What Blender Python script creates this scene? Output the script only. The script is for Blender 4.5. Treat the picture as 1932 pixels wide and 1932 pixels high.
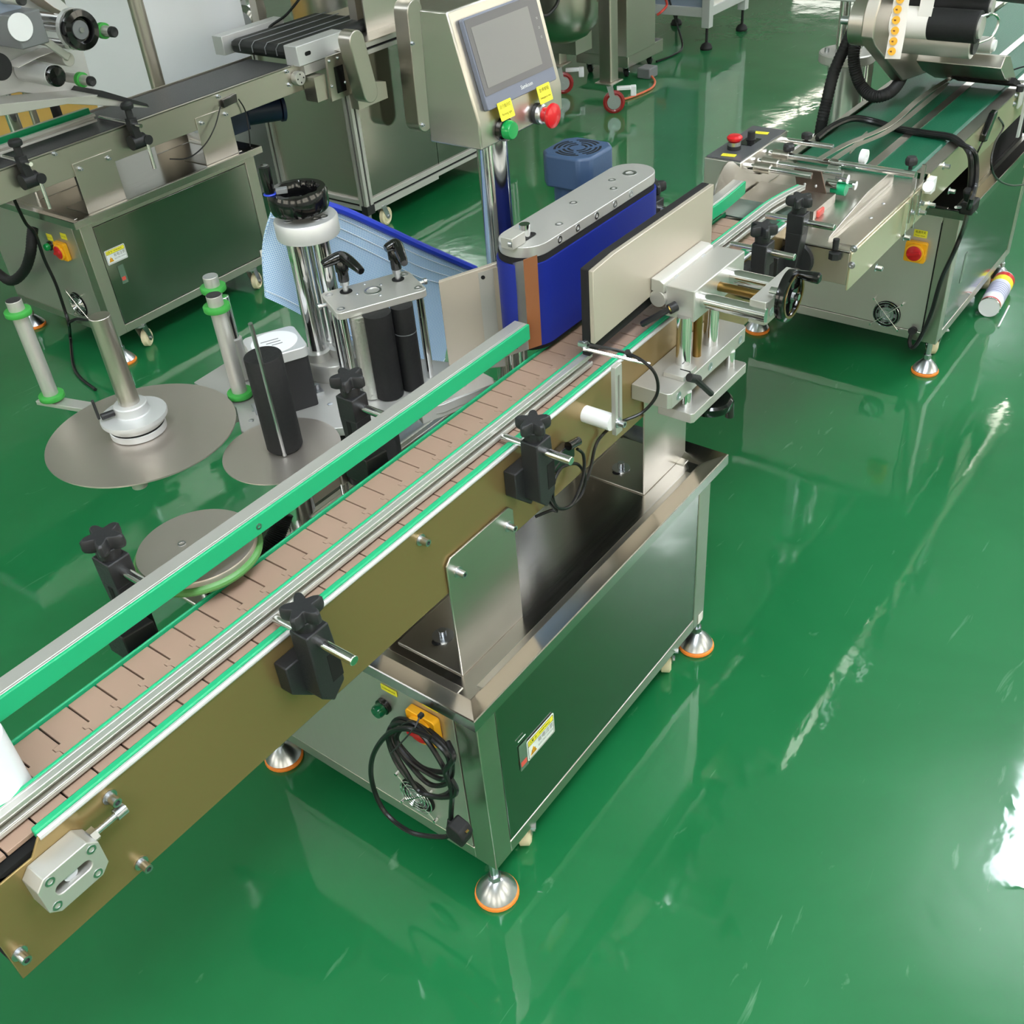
import bpy, bmesh, math, random
from mathutils import Vector, Matrix
random.seed(7)
S = bpy.context.scene
for o in list(bpy.data.objects): bpy.data.objects.remove(o)
COL = S.collection
# ---------------------------------------------------------------- camera
cd = bpy.data.cameras.new('camera'); cam = bpy.data.objects.new('camera', cd); COL.objects.link(cam)
cd.sensor_width = 36; cd.sensor_fit = 'HORIZONTAL'; cd.lens = 1934 / 1932 * 36; cd.clip_start = .05; cd.clip_end = 100
CR = [[0.594016, -0.801104, -0.073336], [-0.524788, -0.316802, -0.790085], [0.609707, 0.507808, -0.608595]]
cam.matrix_world = Matrix(((CR[0][0], -CR[1][0], -CR[2][0], -0.7208), (CR[0][1], -CR[1][1], -CR[2][1], -0.7130), (CR[0][2], -CR[1][2], -CR[2][2], 1.6000), (0, 0, 0, 1)))
S.camera = cam
# ---------------------------------------------------------------- view, world, lamps (see also the ceiling lamps below)
S.view_settings.view_transform = 'Standard'; S.view_settings.look = 'None'; S.view_settings.gamma = 1; S.view_settings.use_curve_mapping = False
S.view_settings.exposure = 0.08
W = bpy.data.worlds.new('world'); S.world = W; W.use_nodes = True
W.node_tree.nodes['Background'].inputs[0].default_value = (.8, .87, 1, 1); W.node_tree.nodes['Background'].inputs[1].default_value = 1.0
LAMP = 13.0      # emission of the ceiling tube lamps
PANEL = 21.0      # emission of the ceiling panel lamps
FILL = 2.7        # fill emission of the added, unseen windows behind the camera
WINDOW = 2.4     # daylight through the far windows

# ---------------------------------------------------------------- helpers
OFF = [0, 0, 0]
def frame(d):
    d = Vector(d).normalized(); a = Vector((0, 0, 1)) if abs(d.z) < .9 else Vector((1, 0, 0))
    u = d.cross(a).normalized(); return u, d.cross(u), d
def spline(P, n=8, closed=False):
    P = [Vector(p) for p in P]; out = []; N = len(P)
    for i in range(N if closed else N - 1):
        if closed: a, b, c, d = P[i - 1], P[i], P[(i + 1) % N], P[(i + 2) % N]
        else: a, b, c, d = P[max(i - 1, 0)], P[i], P[i + 1], P[min(i + 2, N - 1)]
        for k in range(n):
            t = k / n
            out.append(.5 * ((2 * b) + (c - a) * t + (2 * a - 5 * b + 4 * c - d) * t * t + (3 * b - a - 3 * c + d) * t ** 3))
    if not closed: out.append(P[-1])
    return out
def rr(w, h, r, n=4, cx=0, cy=0, flat=False):       # rounded (or chamfered) rectangle
    out = []
    for sx, sy, a0 in ((1, 1, 0), (-1, 1, 90), (-1, -1, 180), (1, -1, 270)):
        for i in range(n + 1):
            a = math.radians(a0 + 90 * i / n)
            if flat:
                f = i / n; e = (1 - f, f) if a0 in (0, 180) else (f, 1 - f); out.append((cx + sx * (w / 2 - r + r * e[0]), cy + sy * (h / 2 - r + r * e[1]))); continue
            out.append((cx + sx * (w / 2 - r) + r * math.cos(a), cy + sy * (h / 2 - r) + r * math.sin(a)))
    return out
def ob(L, r, n=10, cx=0, cy=0):       # obround of overall length L along the first axis
    return rr(L, 2 * r, r - 1e-5, n // 2, cx, cy)
def circ(r, n=24, cx=0, cy=0): return [(cx + r * math.cos(2 * math.pi * i / n), cy + r * math.sin(2 * math.pi * i / n)) for i in range(n)]
X, Y, Z = Vector((1, 0, 0)), Vector((0, 1, 0)), Vector((0, 0, 1))
class MB:
    def __init__(s): s.v = []; s.f = []; s.o = Vector(OFF)
    def add(s, V, F):
        b = len(s.v); s.v += [Vector(p) + s.o for p in V]; s.f += [tuple(i + b for i in f) for f in F]; return s
    def box(s, x0, x1, y0, y1, z0, z1):
        return s.add([(x, y, z) for z in (z0, z1) for y in (y0, y1) for x in (x0, x1)], [(0, 2, 3, 1), (4, 5, 7, 6), (0, 1, 5, 4), (2, 6, 7, 3), (0, 4, 6, 2), (1, 3, 7, 5)])
    def cbox(s, c, sz, rz=0, u=None):
        c = Vector(c); a = Vector(u).normalized() if u is not None else Vector((math.cos(rz), math.sin(rz), 0)); b = Z.cross(a).normalized() if abs(a.z) < .9 else Y; w = a.cross(b)
        h = [q / 2 for q in sz]
        return s.add([c + a * (x * h[0]) + b * (y * h[1]) + w * (z * h[2]) for z in (-1, 1) for y in (-1, 1) for x in (-1, 1)], [(0, 2, 3, 1), (4, 5, 7, 6), (0, 1, 5, 4), (2, 6, 7, 3), (0, 4, 6, 2), (1, 3, 7, 5)])
    def prism(s, poly, o, u, v, ext):
        o, u, v, ext = Vector(o), Vector(u), Vector(v), Vector(ext); n = len(poly)
        A = [o + u * a + v * b for a, b in poly]
        return s.add(A + [p + ext for p in A], [tuple(range(n))[::-1], tuple(range(n, 2 * n))] + [(i, (i + 1) % n, n + (i + 1) % n, n + i) for i in range(n)])
    def ring(s, outer, inner, o, u, v, ext):
        o, u, v, ext = Vector(o), Vector(u), Vector(v), Vector(ext); n = len(outer)
        A = [o + u * a + v * b for a, b in outer]; B = [o + u * a + v * b for a, b in inner]
        V = A + B + [p + ext for p in A] + [p + ext for p in B]; F = []
        for i in range(n):
            j = (i + 1) % n
            F += [(i, n + i, n + j, j), (2 * n + i, 2 * n + j, 3 * n + j, 3 * n + i), (i, j, 2 * n + j, 2 * n + i), (n + i, 3 * n + i, 3 * n + j, n + j)]
        return s.add(V, F)
    def loft(s, loops, caps=True, wrap=False):
        n = len(loops[0]); V = [p for L in loops for p in L]; F = []; m = len(loops)
        for k in range(m if wrap else m - 1):
            a, b = k * n, ((k + 1) % m) * n
            F += [(a + i, a + (i + 1) % n, b + (i + 1) % n, b + i) for i in range(n)]
        if caps and not wrap: F += [tuple(range(n))[::-1], tuple(range((m - 1) * n, m * n))]
        return s.add(V, F)
    def cyl(s, p0, p1, r, r2=None, n=20):
        u, v, d = frame(Vector(p1) - Vector(p0)); r2 = r if r2 is None else r2
        return s.loft([[Vector(p) + u * (q * math.cos(2 * math.pi * i / n)) + v * (q * math.sin(2 * math.pi * i / n)) for i in range(n)] for p, q in ((p0, r), (p1, r2))])
    def lathe(s, prof, o=(0, 0, 0), ax=(0, 0, 1), n=32, wrap=False):
        u, v, d = frame(ax); o = Vector(o)
        return s.loft([[o + d * z + u * (max(r, 1e-5) * math.cos(2 * math.pi * i / n)) + v * (max(r, 1e-5) * math.sin(2 * math.pi * i / n)) for i in range(n)] for r, z in prof], wrap=wrap)
    def tube(s, P, r, n=8, closed=False, rib=0, prof=None):
        P = [Vector(p) for p in P]; m = len(P); L = []
        t0 = (P[1] - P[0]).normalized(); u, v, _ = frame(t0)
        for i in range(m):
            a = P[i - 1] if (i or closed) else P[0]; b = P[(i + 1) % m] if (i < m - 1 or closed) else P[-1]
            t = (b - a).normalized(); u = (u - t * u.dot(t)).normalized(); v = t.cross(u); q = r * (1 + (rib if i % 2 else 0)) * (prof(i / (m - 1)) if prof else 1)
            L.append([P[i] + u * (q * math.cos(2 * math.pi * k / n)) + v * (q * math.sin(2 * math.pi * k / n)) for k in range(n)])
        return s.loft(L, caps=not closed, wrap=closed)
    def ribbon(s, P, w, th):           # flat strip along P; w = width vector
        P = [Vector(p) for p in P]; w = Vector(w) / 2; L = []
        for i, p in enumerate(P):
            t = (P[min(i + 1, len(P) - 1)] - P[max(i - 1, 0)]).normalized(); nn = t.cross(w).normalized() * th / 2
            L.append([p - w - nn, p + w - nn, p + w + nn, p - w + nn])
        return s.loft(L)
    def sph(s, c, r, sc=(1, 1, 1), n=16, m=10):
        c = Vector(c); L = []
        for j in range(m + 1):
            a = math.pi * j / m
            L.append([c + Vector((sc[0] * r * max(math.sin(a), 1e-4) * math.cos(2 * math.pi * i / n), sc[1] * r * max(math.sin(a), 1e-4) * math.sin(2 * math.pi * i / n), -sc[2] * r * math.cos(a))) for i in range(n)])
        return s.loft(L)
    def bolt(s, p, d, r=.0045, h=.007):      # socket cap screw on its washer, pointing along d
        p = Vector(p); d = Vector(d).normalized()
        s.cyl(p, p + d * .0015, r * 1.6, n=14); u, v, w = frame(d)
        return s.lathe([(r, .0015), (r, h), (r * .55, h), (r * .5, h * .55), (0, h * .55)], p, d, 12)
WL = {}
def part(name, mb, m, p=None, bev=0, label=None, ang=35, **kw):
    me = bpy.data.meshes.new(name)
    V = mb.v; lo = Vector([min(q[i] for q in V) for i in range(3)]); hi = Vector([max(q[i] for q in V) for i in range(3)]); c = (lo + hi) / 2
    bm = bmesh.new(); vs = [bm.verts.new(q - c) for q in V]
    for f in mb.f:
        try: bm.faces.new([vs[i] for i in f])
        except ValueError: pass
    bmesh.ops.recalc_face_normals(bm, faces=bm.faces[:]); bm.to_mesh(me); bm.free()
    me.polygons.foreach_set('use_smooth', [True] * len(me.polygons)); me.set_sharp_from_angle(angle=math.radians(ang))
    me.materials.append(m)
    o = bpy.data.objects.new(name, me); COL.objects.link(o); WL[o.name] = c
    o.location = c - (WL[p.name] if p else Vector()); o.parent = p
    if bev:
        b = o.modifiers.new('bevel', 'BEVEL'); b.width = bev; b.segments = 2; b.limit_method = 'ANGLE'; b.angle_limit = math.radians(40)
    if label: o['label'] = label
    for k, q in kw.items(): o[k] = q
    return o
def thing(name, label, cat, loc, group=None):
    o = bpy.data.objects.new(name, None); COL.objects.link(o); o.empty_display_size = .05
    loc = Vector(loc) + Vector(OFF); o.location = loc; WL[o.name] = loc
    o['label'] = label; o['category'] = cat
    if group: o['group'] = group
    return o
def solo(name, mb, m, label, cat, bev=0, group=None, **k):
    o = part(name, mb, m, None, bev, label, **k); o['category'] = cat
    if group: o['group'] = group
    return o
def struct(name, mb, m, **k):
    o = part(name, mb, m, **k); o['kind'] = 'structure'; return o
def text(s, size, o, u, v, m, p, name='lettering', w=None):
    cu = bpy.data.curves.new('t', 'FONT'); cu.body = s; cu.size = size; cu.align_x = 'CENTER'; cu.align_y = 'CENTER'; cu.resolution_u = 2
    t = bpy.data.objects.new('t', cu); COL.objects.link(t); bpy.context.view_layer.update()
    me = bpy.data.meshes.new_from_object(t.evaluated_get(bpy.context.evaluated_depsgraph_get())); bpy.data.objects.remove(t)
    u = Vector(u).normalized(); v = Vector(v).normalized(); n = u.cross(v); o = Vector(o) + Vector(OFF); k = 1
    if w and len(me.vertices):
        xs = [q.co.x for q in me.vertices]; k = w / max(1e-6, max(xs) - min(xs))
    for q in me.vertices: q.co = u * (q.co.x * k) + v * q.co.y
    me.materials.clear(); me.materials.append(m); me.name = name
    ob_ = bpy.data.objects.new(name, me); COL.objects.link(ob_); WL[ob_.name] = o
    ob_.location = o - WL[p.name]; ob_.parent = p; return ob_

# ---------------------------------------------------------------- materials (colours given as sRGB 0-255)
def lin(c): return tuple(((q / 255) / 12.92 if q <= 10 else ((q / 255 + .055) / 1.055) ** 2.4) for q in c) + (1,)
def mat(name, col, rough=.5, metal=0, brush=None, var=0, bump=0, scale=60, coat=0, emit=0, trans=0, alpha=1, spec=.5, ior=1.45):
    m = bpy.data.materials.new(name); m.use_nodes = True; nt = m.node_tree; b = nt.nodes['Principled BSDF']; c = lin(col)
    b.inputs['Base Color'].default_value = c; b.inputs['Roughness'].default_value = rough; b.inputs['Metallic'].default_value = metal
    b.inputs['Coat Weight'].default_value = coat; b.inputs['Transmission Weight'].default_value = trans; b.inputs['Alpha'].default_value = alpha; b.inputs['Specular IOR Level'].default_value = spec; b.inputs['IOR'].default_value = ior
    if emit: b.inputs['Emission Color'].default_value = c; b.inputs['Emission Strength'].default_value = emit
    if brush or var or bump:
        tc = nt.nodes.new('ShaderNodeTexCoord'); mp = nt.nodes.new('ShaderNodeMapping'); nt.links.new(tc.outputs['Object'], mp.inputs[0])
        mp.inputs['Scale'].default_value = brush or (1, 1, 1)
        n = nt.nodes.new('ShaderNodeTexNoise'); n.inputs['Scale'].default_value = scale; n.inputs['Detail'].default_value = 3; nt.links.new(mp.outputs[0], n.inputs[0])
        if var:
            r = nt.nodes.new('ShaderNodeMapRange'); r.inputs[1].default_value = .25; r.inputs[2].default_value = .75; r.inputs[3].default_value = max(0, rough - var); r.inputs[4].default_value = rough + var
            nt.links.new(n.outputs[0], r.inputs[0]); nt.links.new(r.outputs[0], b.inputs['Roughness'])
        if bump:
            u = nt.nodes.new('ShaderNodeBump'); u.inputs['Strength'].default_value = bump; u.inputs['Distance'].default_value = .001
            nt.links.new(n.outputs[0], u.inputs['Height']); nt.links.new(u.outputs[0], b.inputs['Normal'])
    return m
steel = mat('stainless_steel', (196, 190, 180), .34, 1, (1, 1, 14), .03, 0, 12)
steel_top = mat('stainless_table', (186, 181, 175), .22, 1, (1, 14, 1), .03, 0, 12)
steel_warm = mat('conveyor_side_steel', (150, 128, 84), .25, .55)
end_steel = mat('end_panel_steel', (206, 202, 194), .46, .92, (1, 14, 1), .03, 0, 12)
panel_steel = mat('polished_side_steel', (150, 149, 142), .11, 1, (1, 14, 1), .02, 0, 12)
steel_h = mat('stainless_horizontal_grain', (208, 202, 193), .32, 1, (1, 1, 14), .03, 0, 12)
steel_pale = mat('pale_side_steel', (206, 196, 166), .3, .7)
alu = mat('anodised_aluminium', (198, 196, 190), .4, .6, None, .03, 0, 400)
alu_plate = mat('brushed_aluminium', (190, 188, 184), .38, .5, (60, 1, 1), .04, 0, 40)
alu_warm = mat('warm_aluminium_plate', (194, 183, 168), .4, .4)
alu_white = mat('satin_aluminium', (214, 214, 214), .45, .5, None, .03, 0, 300)
disc_m = mat('brushed_disc_steel', (196, 187, 178), .36, .85, (3, 60, 1), .05, 0, 40)
chrome = mat('hard_chrome', (226, 226, 226), .13, 1)
black = mat('black_plastic', (38, 38, 40), .45, 0, None, .08, .06, 500)
gloss = mat('black_bakelite', (14, 14, 15), .13, 0, coat=.5)
rubber = mat('black_rubber', (24, 24, 25), .65, 0, None, .05, .1, 200)
cable_m = mat('black_cable', (22, 22, 23), .32)
green_p = mat('green_guide_plastic', (34, 170, 116), .38)
green_ring = mat('green_ring', (60, 158, 66), .5)
green_cord = mat('green_round_belt', (86, 140, 76), .35)
slat_m = mat('brown_acetal', (164, 136, 118), .45, 0, None, .05, .03, 90)
white_p = mat('white_plastic', (236, 236, 238), .4)
white_paint = mat('white_paint', (232, 233, 236), .6, 0, None, .05, .05, 40)
cream = mat('cream_nylon', (226, 214, 178), .4)
orange = mat('orange_rubber', (244, 138, 52), .5)
yellow = mat('yellow_switch', (248, 178, 30), .4)
lbl_y = mat('yellow_sticker', (244, 232, 60), .45)
lbl_w = mat('white_sticker', (232, 234, 232), .4)
film_m = mat('clear_sticker', (120, 150, 128), .3, alpha=.45)
red = mat('red_plastic', (205, 24, 34), .3, coat=.3)
red_d = mat('red_sticker', (220, 86, 76), .4)
green_l = mat('green_lens', (18, 150, 74), .18, coat=.5)
green_ld = mat('dark_green_lens', (6, 96, 58), .2, coat=.5)
ink = mat('ink', (30, 30, 28), .6)
ink_g = mat('grey_ink', (120, 120, 120), .6)
ink_w = mat('white_ink', (235, 235, 235), .6)
blue_belt = mat('blue_wrap_belt', (26, 42, 140), .5, 0, None, .05, .05, 500)
motor_b = mat('blue_motor_paint', (62, 84, 116), .42, 0, None, .05, .15, 300)
motor_d = mat('dark_blue_motor', (26, 40, 66), .45)
hmi_f = mat('grey_hmi_frame', (112, 116, 132), .4)
hmi_g = mat('grey_hmi_glass', (96, 94, 96), .22)
hmi_s = mat('hmi_screen', (122, 120, 118), .2, 0, None, .06, 0, 14)
def mesh_cloth():
    m = mat('blue_mesh_bag', (150, 192, 232), .32); nt = m.node_tree; b = nt.nodes['Principled BSDF']; tc = nt.nodes.new('ShaderNodeTexCoord'); ws = []
    for d in ('X', 'Z'):
        w = nt.nodes.new('ShaderNodeTexWave'); w.bands_direction = d; w.inputs['Scale'].default_value = 100; nt.links.new(tc.outputs['Object'], w.inputs[0]); ws.append(w)
    mx = nt.nodes.new('ShaderNodeMath'); mx.operation = 'MAXIMUM'; nt.links.new(ws[0].outputs[1], mx.inputs[0]); nt.links.new(ws[1].outputs[1], mx.inputs[1])
    r = nt.nodes.new('ShaderNodeValToRGB'); r.color_ramp.elements[0].position = .45; r.color_ramp.elements[1].position = .8; r.color_ramp.elements[0].color = lin((126, 172, 220)); r.color_ramp.elements[1].color = lin((204, 226, 246))
    nt.links.new(mx.outputs[0], r.inputs[0]); nt.links.new(r.outputs[0], b.inputs['Base Color']); return m
teflon = mat('brown_teflon', (136, 84, 52), .4)
bag_m = mesh_cloth()
bag_z = mat('blue_zip', (36, 62, 190), .4)
dark = mat('dark_gap', (10, 10, 10), .8)
belt_k = mat('grey_black_belt', (62, 62, 64), .42, 0, None, .05, .05, 300)
belt_kk = mat('black_belt', (32, 34, 34), .5)
belt_gr = mat('green_pvc_belt', (22, 96, 68), .42, 0, None, .05, .05, 250)
foam_m = mat('black_foam', (26, 24, 25), .9)
brass = mat('aged_brass', (150, 120, 70), .3, 1)
gold = mat('brass_plug', (214, 180, 110), .25, 1)
box_top = mat('dark_box_top', (92, 93, 98), .3, .3)
glass_m = mat('dark_glass', (96, 112, 104), .12, .3)
red_w = mat('red_wheel', (146, 34, 34), .35, coat=.3)
zinc = mat('zinc_plate', (196, 198, 202), .28, 1)
grey_p = mat('grey_plastic', (116, 118, 120), .5)
bluegrey = mat('blue_grey_panel', (132, 144, 160), .4)
labelpaper = mat('label_paper', (232, 226, 220), .45)
sun_y = mat('label_orange_dot', (240, 178, 56), .5)
lamp_m = mat('lamp_tube', (255, 246, 232), .5, emit=LAMP)
panel_m = mat('lamp_panel', (240, 247, 255), .5, emit=PANEL)
win_m = mat('window_daylight', (248, 246, 238), .5, emit=WINDOW)
fill_m = mat('side_window_daylight', (255, 246, 228), .5, emit=FILL)
ceil_m = mat('ceiling_paint', (196, 196, 192), .8)
wall_m = mat('wall_paint', (212, 209, 202), .8)
pillar_m = mat('pillar_paint', (236, 237, 240), .6, 0, None, .04, .03, 20)
yel_floor = mat('yellow_floor_paint', (236, 188, 84), .4)
knurl_m = mat('knurled_steel', (205, 205, 200), .4, 1, (1, 1, 1), .1, .9, 260)

def floor_mat():
    m = bpy.data.materials.new('green_epoxy'); m.use_nodes = True; nt = m.node_tree; N = nt.nodes; L = nt.links; b = N['Principled BSDF']
    tc = N.new('ShaderNodeTexCoord')
    def noise(sc, det, dist=0, mp=None):
        n = N.new('ShaderNodeTexNoise'); n.inputs['Scale'].default_value = sc; n.inputs['Detail'].default_value = det; n.inputs['Distortion'].default_value = dist
        if mp: q = N.new('ShaderNodeMapping'); q.inputs['Scale'].default_value = mp; L.new(tc.outputs['Object'], q.inputs[0]); L.new(q.outputs[0], n.inputs[0])
        else: L.new(tc.outputs['Object'], n.inputs[0])
        return n
    a = noise(2.2, 5, .6); r = N.new('ShaderNodeValToRGB'); r.color_ramp.elements[0].position = .35; r.color_ramp.elements[1].position = .7
    r.color_ramp.elements[0].color = lin((12, 104, 55)); r.color_ramp.elements[1].color = lin((26, 114, 64)); L.new(a.outputs[0], r.inputs[0])
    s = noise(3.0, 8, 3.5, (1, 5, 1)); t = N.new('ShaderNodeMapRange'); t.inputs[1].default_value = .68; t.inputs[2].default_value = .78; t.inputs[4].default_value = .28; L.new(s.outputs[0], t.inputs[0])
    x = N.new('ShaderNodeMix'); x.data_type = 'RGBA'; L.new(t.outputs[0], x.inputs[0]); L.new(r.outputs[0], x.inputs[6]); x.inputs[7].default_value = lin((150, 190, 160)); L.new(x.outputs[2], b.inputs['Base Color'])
    b.inputs['Roughness'].default_value = .5
    rn = noise(4, 6, 1); q = N.new('ShaderNodeMapRange'); q.inputs[1].default_value = .3; q.inputs[2].default_value = .75; q.inputs[3].default_value = .02; q.inputs[4].default_value = .09; L.new(rn.outputs[0], q.inputs[0]); L.new(q.outputs[0], b.inputs['Coat Roughness'])
    b.inputs['Coat Weight'].default_value = 1.0; b.inputs['Coat IOR'].default_value = 1.6; b.inputs['Specular IOR Level'].default_value = .2
    w = noise(5.5, 4, .3); u = N.new('ShaderNodeBump'); u.inputs['Strength'].default_value = .06; u.inputs['Distance'].default_value = .02; L.new(w.outputs[0], u.inputs['Height']); L.new(u.outputs[0], b.inputs['Coat Normal'])
    return m
floor_m = floor_mat()

# ---------------------------------------------------------------- setting
H = 4.2; HL = 3.5          # ceiling height, height of the hanging lamps
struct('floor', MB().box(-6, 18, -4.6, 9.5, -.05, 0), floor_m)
struct('ceiling', MB().box(-6, 18, -4.6, 9.5, H, H + .05), ceil_m)
struct('wall_left', MB().box(-6, 18, 9.5, 9.6, 0, H), wall_m); struct('wall_right', MB().box(-6, 18, -4.7, -4.6, 0, H), wall_m)
struct('wall_back', MB().box(18, 18.1, -4.6, 9.5, 0, H), wall_m); struct('wall_front', MB().box(-6.1, -6, -4.6, 9.5, 0, H), wall_m)
for i, (y0, y1) in enumerate(((-5.5, -3.3), (-2.2, 0.2), (2.2, 4.4), (5.0, 7.4))):
    w = struct('window_%d' % (i + 1), MB().ring(rr(y1 - y0, 1.7, .01), rr(y1 - y0 - .12, 1.58, .01), (17.94, (y0 + y1) / 2, 1.95), Y, Z, (.06, 0, 0)), alu)
    part('window_pane', MB().box(17.985, 17.995, y0 + .05, y1 - .05, 1.15, 2.75), win_m, w)
struct('trim_1', MB().add([(2.0, 4.35, .0015), (3.6, 4.35, .0015), (4.3, 6.6, .0015), (2.4, 6.6, .0015)], [(0, 1, 2, 3)]), yel_floor, label='yellow painted walkway on the green floor beyond the pillar')
struct('pillar', MB().box(1.83, 2.3, 3.0, 3.52, 0, H), pillar_m, bev=.004, label='white painted square column behind the left machine')
def fill_window(i, c, w, u, n):  # unseen windows added as frontal fill for surfaces facing the camera
    c, u, n = Vector(c), Vector(u), Vector(n)
    o = struct('window_%d' % i, MB().ring(rr(w, 1.9, .01), rr(w - .14, 1.76, .01), c, u, Z, n * .06), alu)
    part('window_pane', MB().prism(rr(w - .14, 1.76, .01), c + n * .01, u, Z, n * .01), fill_m, o); part('window_bar', MB().cbox(c + n * .03, (w - .1, .05, .05), 0, u).cbox(c + n * .03, (1.8, .05, .05), 0, Z), alu, o)
for i, x in enumerate((-4.2, -1.2, 1.8, 4.8, 7.8)): fill_window(5 + i, (x, -4.6, 1.9), 2.2, X, Y)
for i, y in enumerate((-2.6, .6, 3.8)): fill_window(10 + i, (-6, y, 1.9), 2.2, Y, X)
def tube_lamp(x, y, L, lab):
    t = thing('tube_lamp', lab, 'lamp', (x, y, HL), 'ceiling tube lamps')
    part('housing', MB().box(x - L / 2, x + L / 2, y - .03, y + .03, HL + .02, HL + .06), white_paint, t)
    part('lamp_tube', MB().cyl((x - L / 2 + .02, y, HL), (x + L / 2 - .02, y, HL), .018, n=12), lamp_m, t)
    for s in (-.4, .4): part('hanger_wire', MB().cyl((x + s * L, y, HL + .06), (x + s * L, y, H), .002, n=5), zinc, t)
for y, xs in ((.7, (4.2, 7.35, 10.2)), (5.85, (11.6, 13.0, 14.4, 15.8))):
    for x in xs: tube_lamp(x, y, 1.3, 'hanging white tube lamp, one of the rows above the machines')
def panel_lamp(x, y, w, d):
    t = thing('panel_lamp', 'flat white hanging panel lamp above the machines', 'lamp', (x, y, HL), 'hanging panel lamps')
    part('lamp_frame', MB().ring(rr(w + .04, d + .04, .01), rr(w, d, .01), (x, y, HL), X, Y, (0, 0, .03)), alu, t)
    part('diffuser', MB().box(x - w / 2, x + w / 2, y - d / 2, y + d / 2, HL + .005, HL + .025), panel_m, t)
    for s in (-.4, .4): part('hanger_wire', MB().cyl((x + s * w, y, HL + .03), (x + s * w, y, H), .002, n=5), zinc, t)
for x, y in ((-2.7, -1.35), (-1.1, -1.35), (.4, -1.35), (3.75, -.85), (-1.2, 5.8), (5.2, -2.6), (7.6, -2.6), (10.6, -2.6), (10.6, 1.95), (-3.6, 3.0)): panel_lamp(x, y, 1.2, .6)  # the four farthest along x are unseen extras added to brighten the back
# ---------------------------------------------------------------- machine cabinets
def foot(p, x, y, top):
    f = part('levelling_foot', MB().lathe([(.034, .008), (.036, .012), (.03, .022), (.014, .04), (.009, .043), (.009, .046), (.0075, .046), (.0075, top)], (x, y, 0), n=28), zinc, p)
    part('rubber_ring', MB().lathe([(.037, 0), (.039, .004), (.038, .0085), (.034, .0105), (.0, .0105), (0, 0)], (x, y, 0), n=28), orange, f)
    part('hex_nut', MB().cyl((x, y, .046), (x, y, .058), .0115, n=6), zinc, f)
def caster(p, x, y, top, r=.03, wheel=cream, a=0.5, name='caster'):
    d = Vector((math.cos(a), math.sin(a), 0)); s = Vector((-d.y, d.x, 0)); hub = Vector((x, y, r)) + d * .02
    m = MB().cbox((x, y, top - .002), (.055, .05, .004), a).cyl((x, y, top - .016), (x, y, top - .004), .018)
    for k in (-1, 1):
        m.prism([(-.016, top - .014 - r), (.014, top - .014 - r), (.032, -.004), (.02, -.012), (.008, -.004)], Vector((x, y, r)) + s * (k * .0145), d, Z, s * .002)
    m.cyl(hub - s * .019, hub + s * .019, .006, n=8)
    f = part(name, m, zinc, p)
    if r > .05: part('wheel_hub', MB().cyl(hub - s * .0135, hub + s * .0135, r * .62, n=24), zinc, f)
    part('wheel', MB().lathe([(.008, -.012), (r * .6, -.012), (r * .66, -.009), (r * .8, -.012), (r, -.008), (r, .008), (r * .8, .012), (r * .66, .009), (r * .6, .012), (.008, .012)], hub, s, 24), wheel, f)
def sticker(p, c, w, h, u, v, m=lbl_y, lines=(), inkm=ink, name='yellow_sticker', th=.0008):
    u, v = Vector(u), Vector(v); n = u.cross(v)
    s = part(name, MB().prism(rr(w, h, min(w, h) * .06), c, u, v, n * th), m, p)
    for t, sz, dx, dy, ww in lines: text(t, sz, Vector(c) + u * dx + v * dy + n * (th + .0003), u, v, inkm, s, w=ww)
    return s
def warning_plate(p, c, u, v):
    s = sticker(p, c, .075, .047, u, v, lbl_w, name='warning_plate'); c = Vector(c); n = Vector(u).cross(Vector(v))
    q = c + n * .0009
    part('plate_outline', MB().ring(rr(.071, .043, .003), rr(.0695, .0415, .0025), q, u, v, n * .0003), ink, s)
    part('yellow_band', MB().prism(rr(.068, .011, .001), q + v * .0145, u, v, n * .0003), lbl_y, s)
    part('band_line', MB().prism(rr(.069, .001, .0003), q + v * .0085, u, v, n * .0003), ink, s)
    text('警 告 / WARNING', .007, q + v * .0145 + n * .0005, u, v, ink, s, w=.05); text('△', .009, q + v * .0145 + n * .0005 - u * .029, u, v, ink, s)
    text('有电注意', .012, q + n * .0005 + u * .012, u, v, ink_g, s, w=.042); text('ELECTRIC SHOCK', .006, q + n * .0005 + u * .012 - v * .011, u, v, ink_g, s, w=.042)
    part('hazard_triangle', MB().prism([(-.009, 0), (.009, 0), (0, .016)], q - u * .022 - v * .016, u, v, n * .0003), yellow, s); text('ϟ', .011, q - u * .022 - v * .0105 + n * .0005, u, v, ink, s)
def pilot(p, c, d, lens, r=.0115):
    b = part('pilot_light', MB().lathe([(r * 1.25, 0), (r * 1.25, .007), (r, .0085), (0, .0085)], c, d, 24), gloss, p)
    part('lens', MB().lathe([(r, .0085), (r, .018), (r * .85, .0215), (0, .0215)], c, d, 24), lens, b)
def rotary(p, c, u, v):
    u, v = Vector(u), Vector(v); n = u.cross(v); c = Vector(c)
    b = part('rotary_switch', MB().prism(rr(.058, .058, .006), c, u, v, n * .014).lathe([(.026, .014), (.026, .021), (.021, .022)], c, n, 30), yellow, p, bev=.0012)
    part('switch_knob', MB().lathe([(.021, .016), (.021, .0235), (.018, .025), (0, .025)], c, n, 30).cbox(c + n * .026, (.036, .007, .008), 0, u * .95 + v * .3), red, b, bev=.0008)
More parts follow.
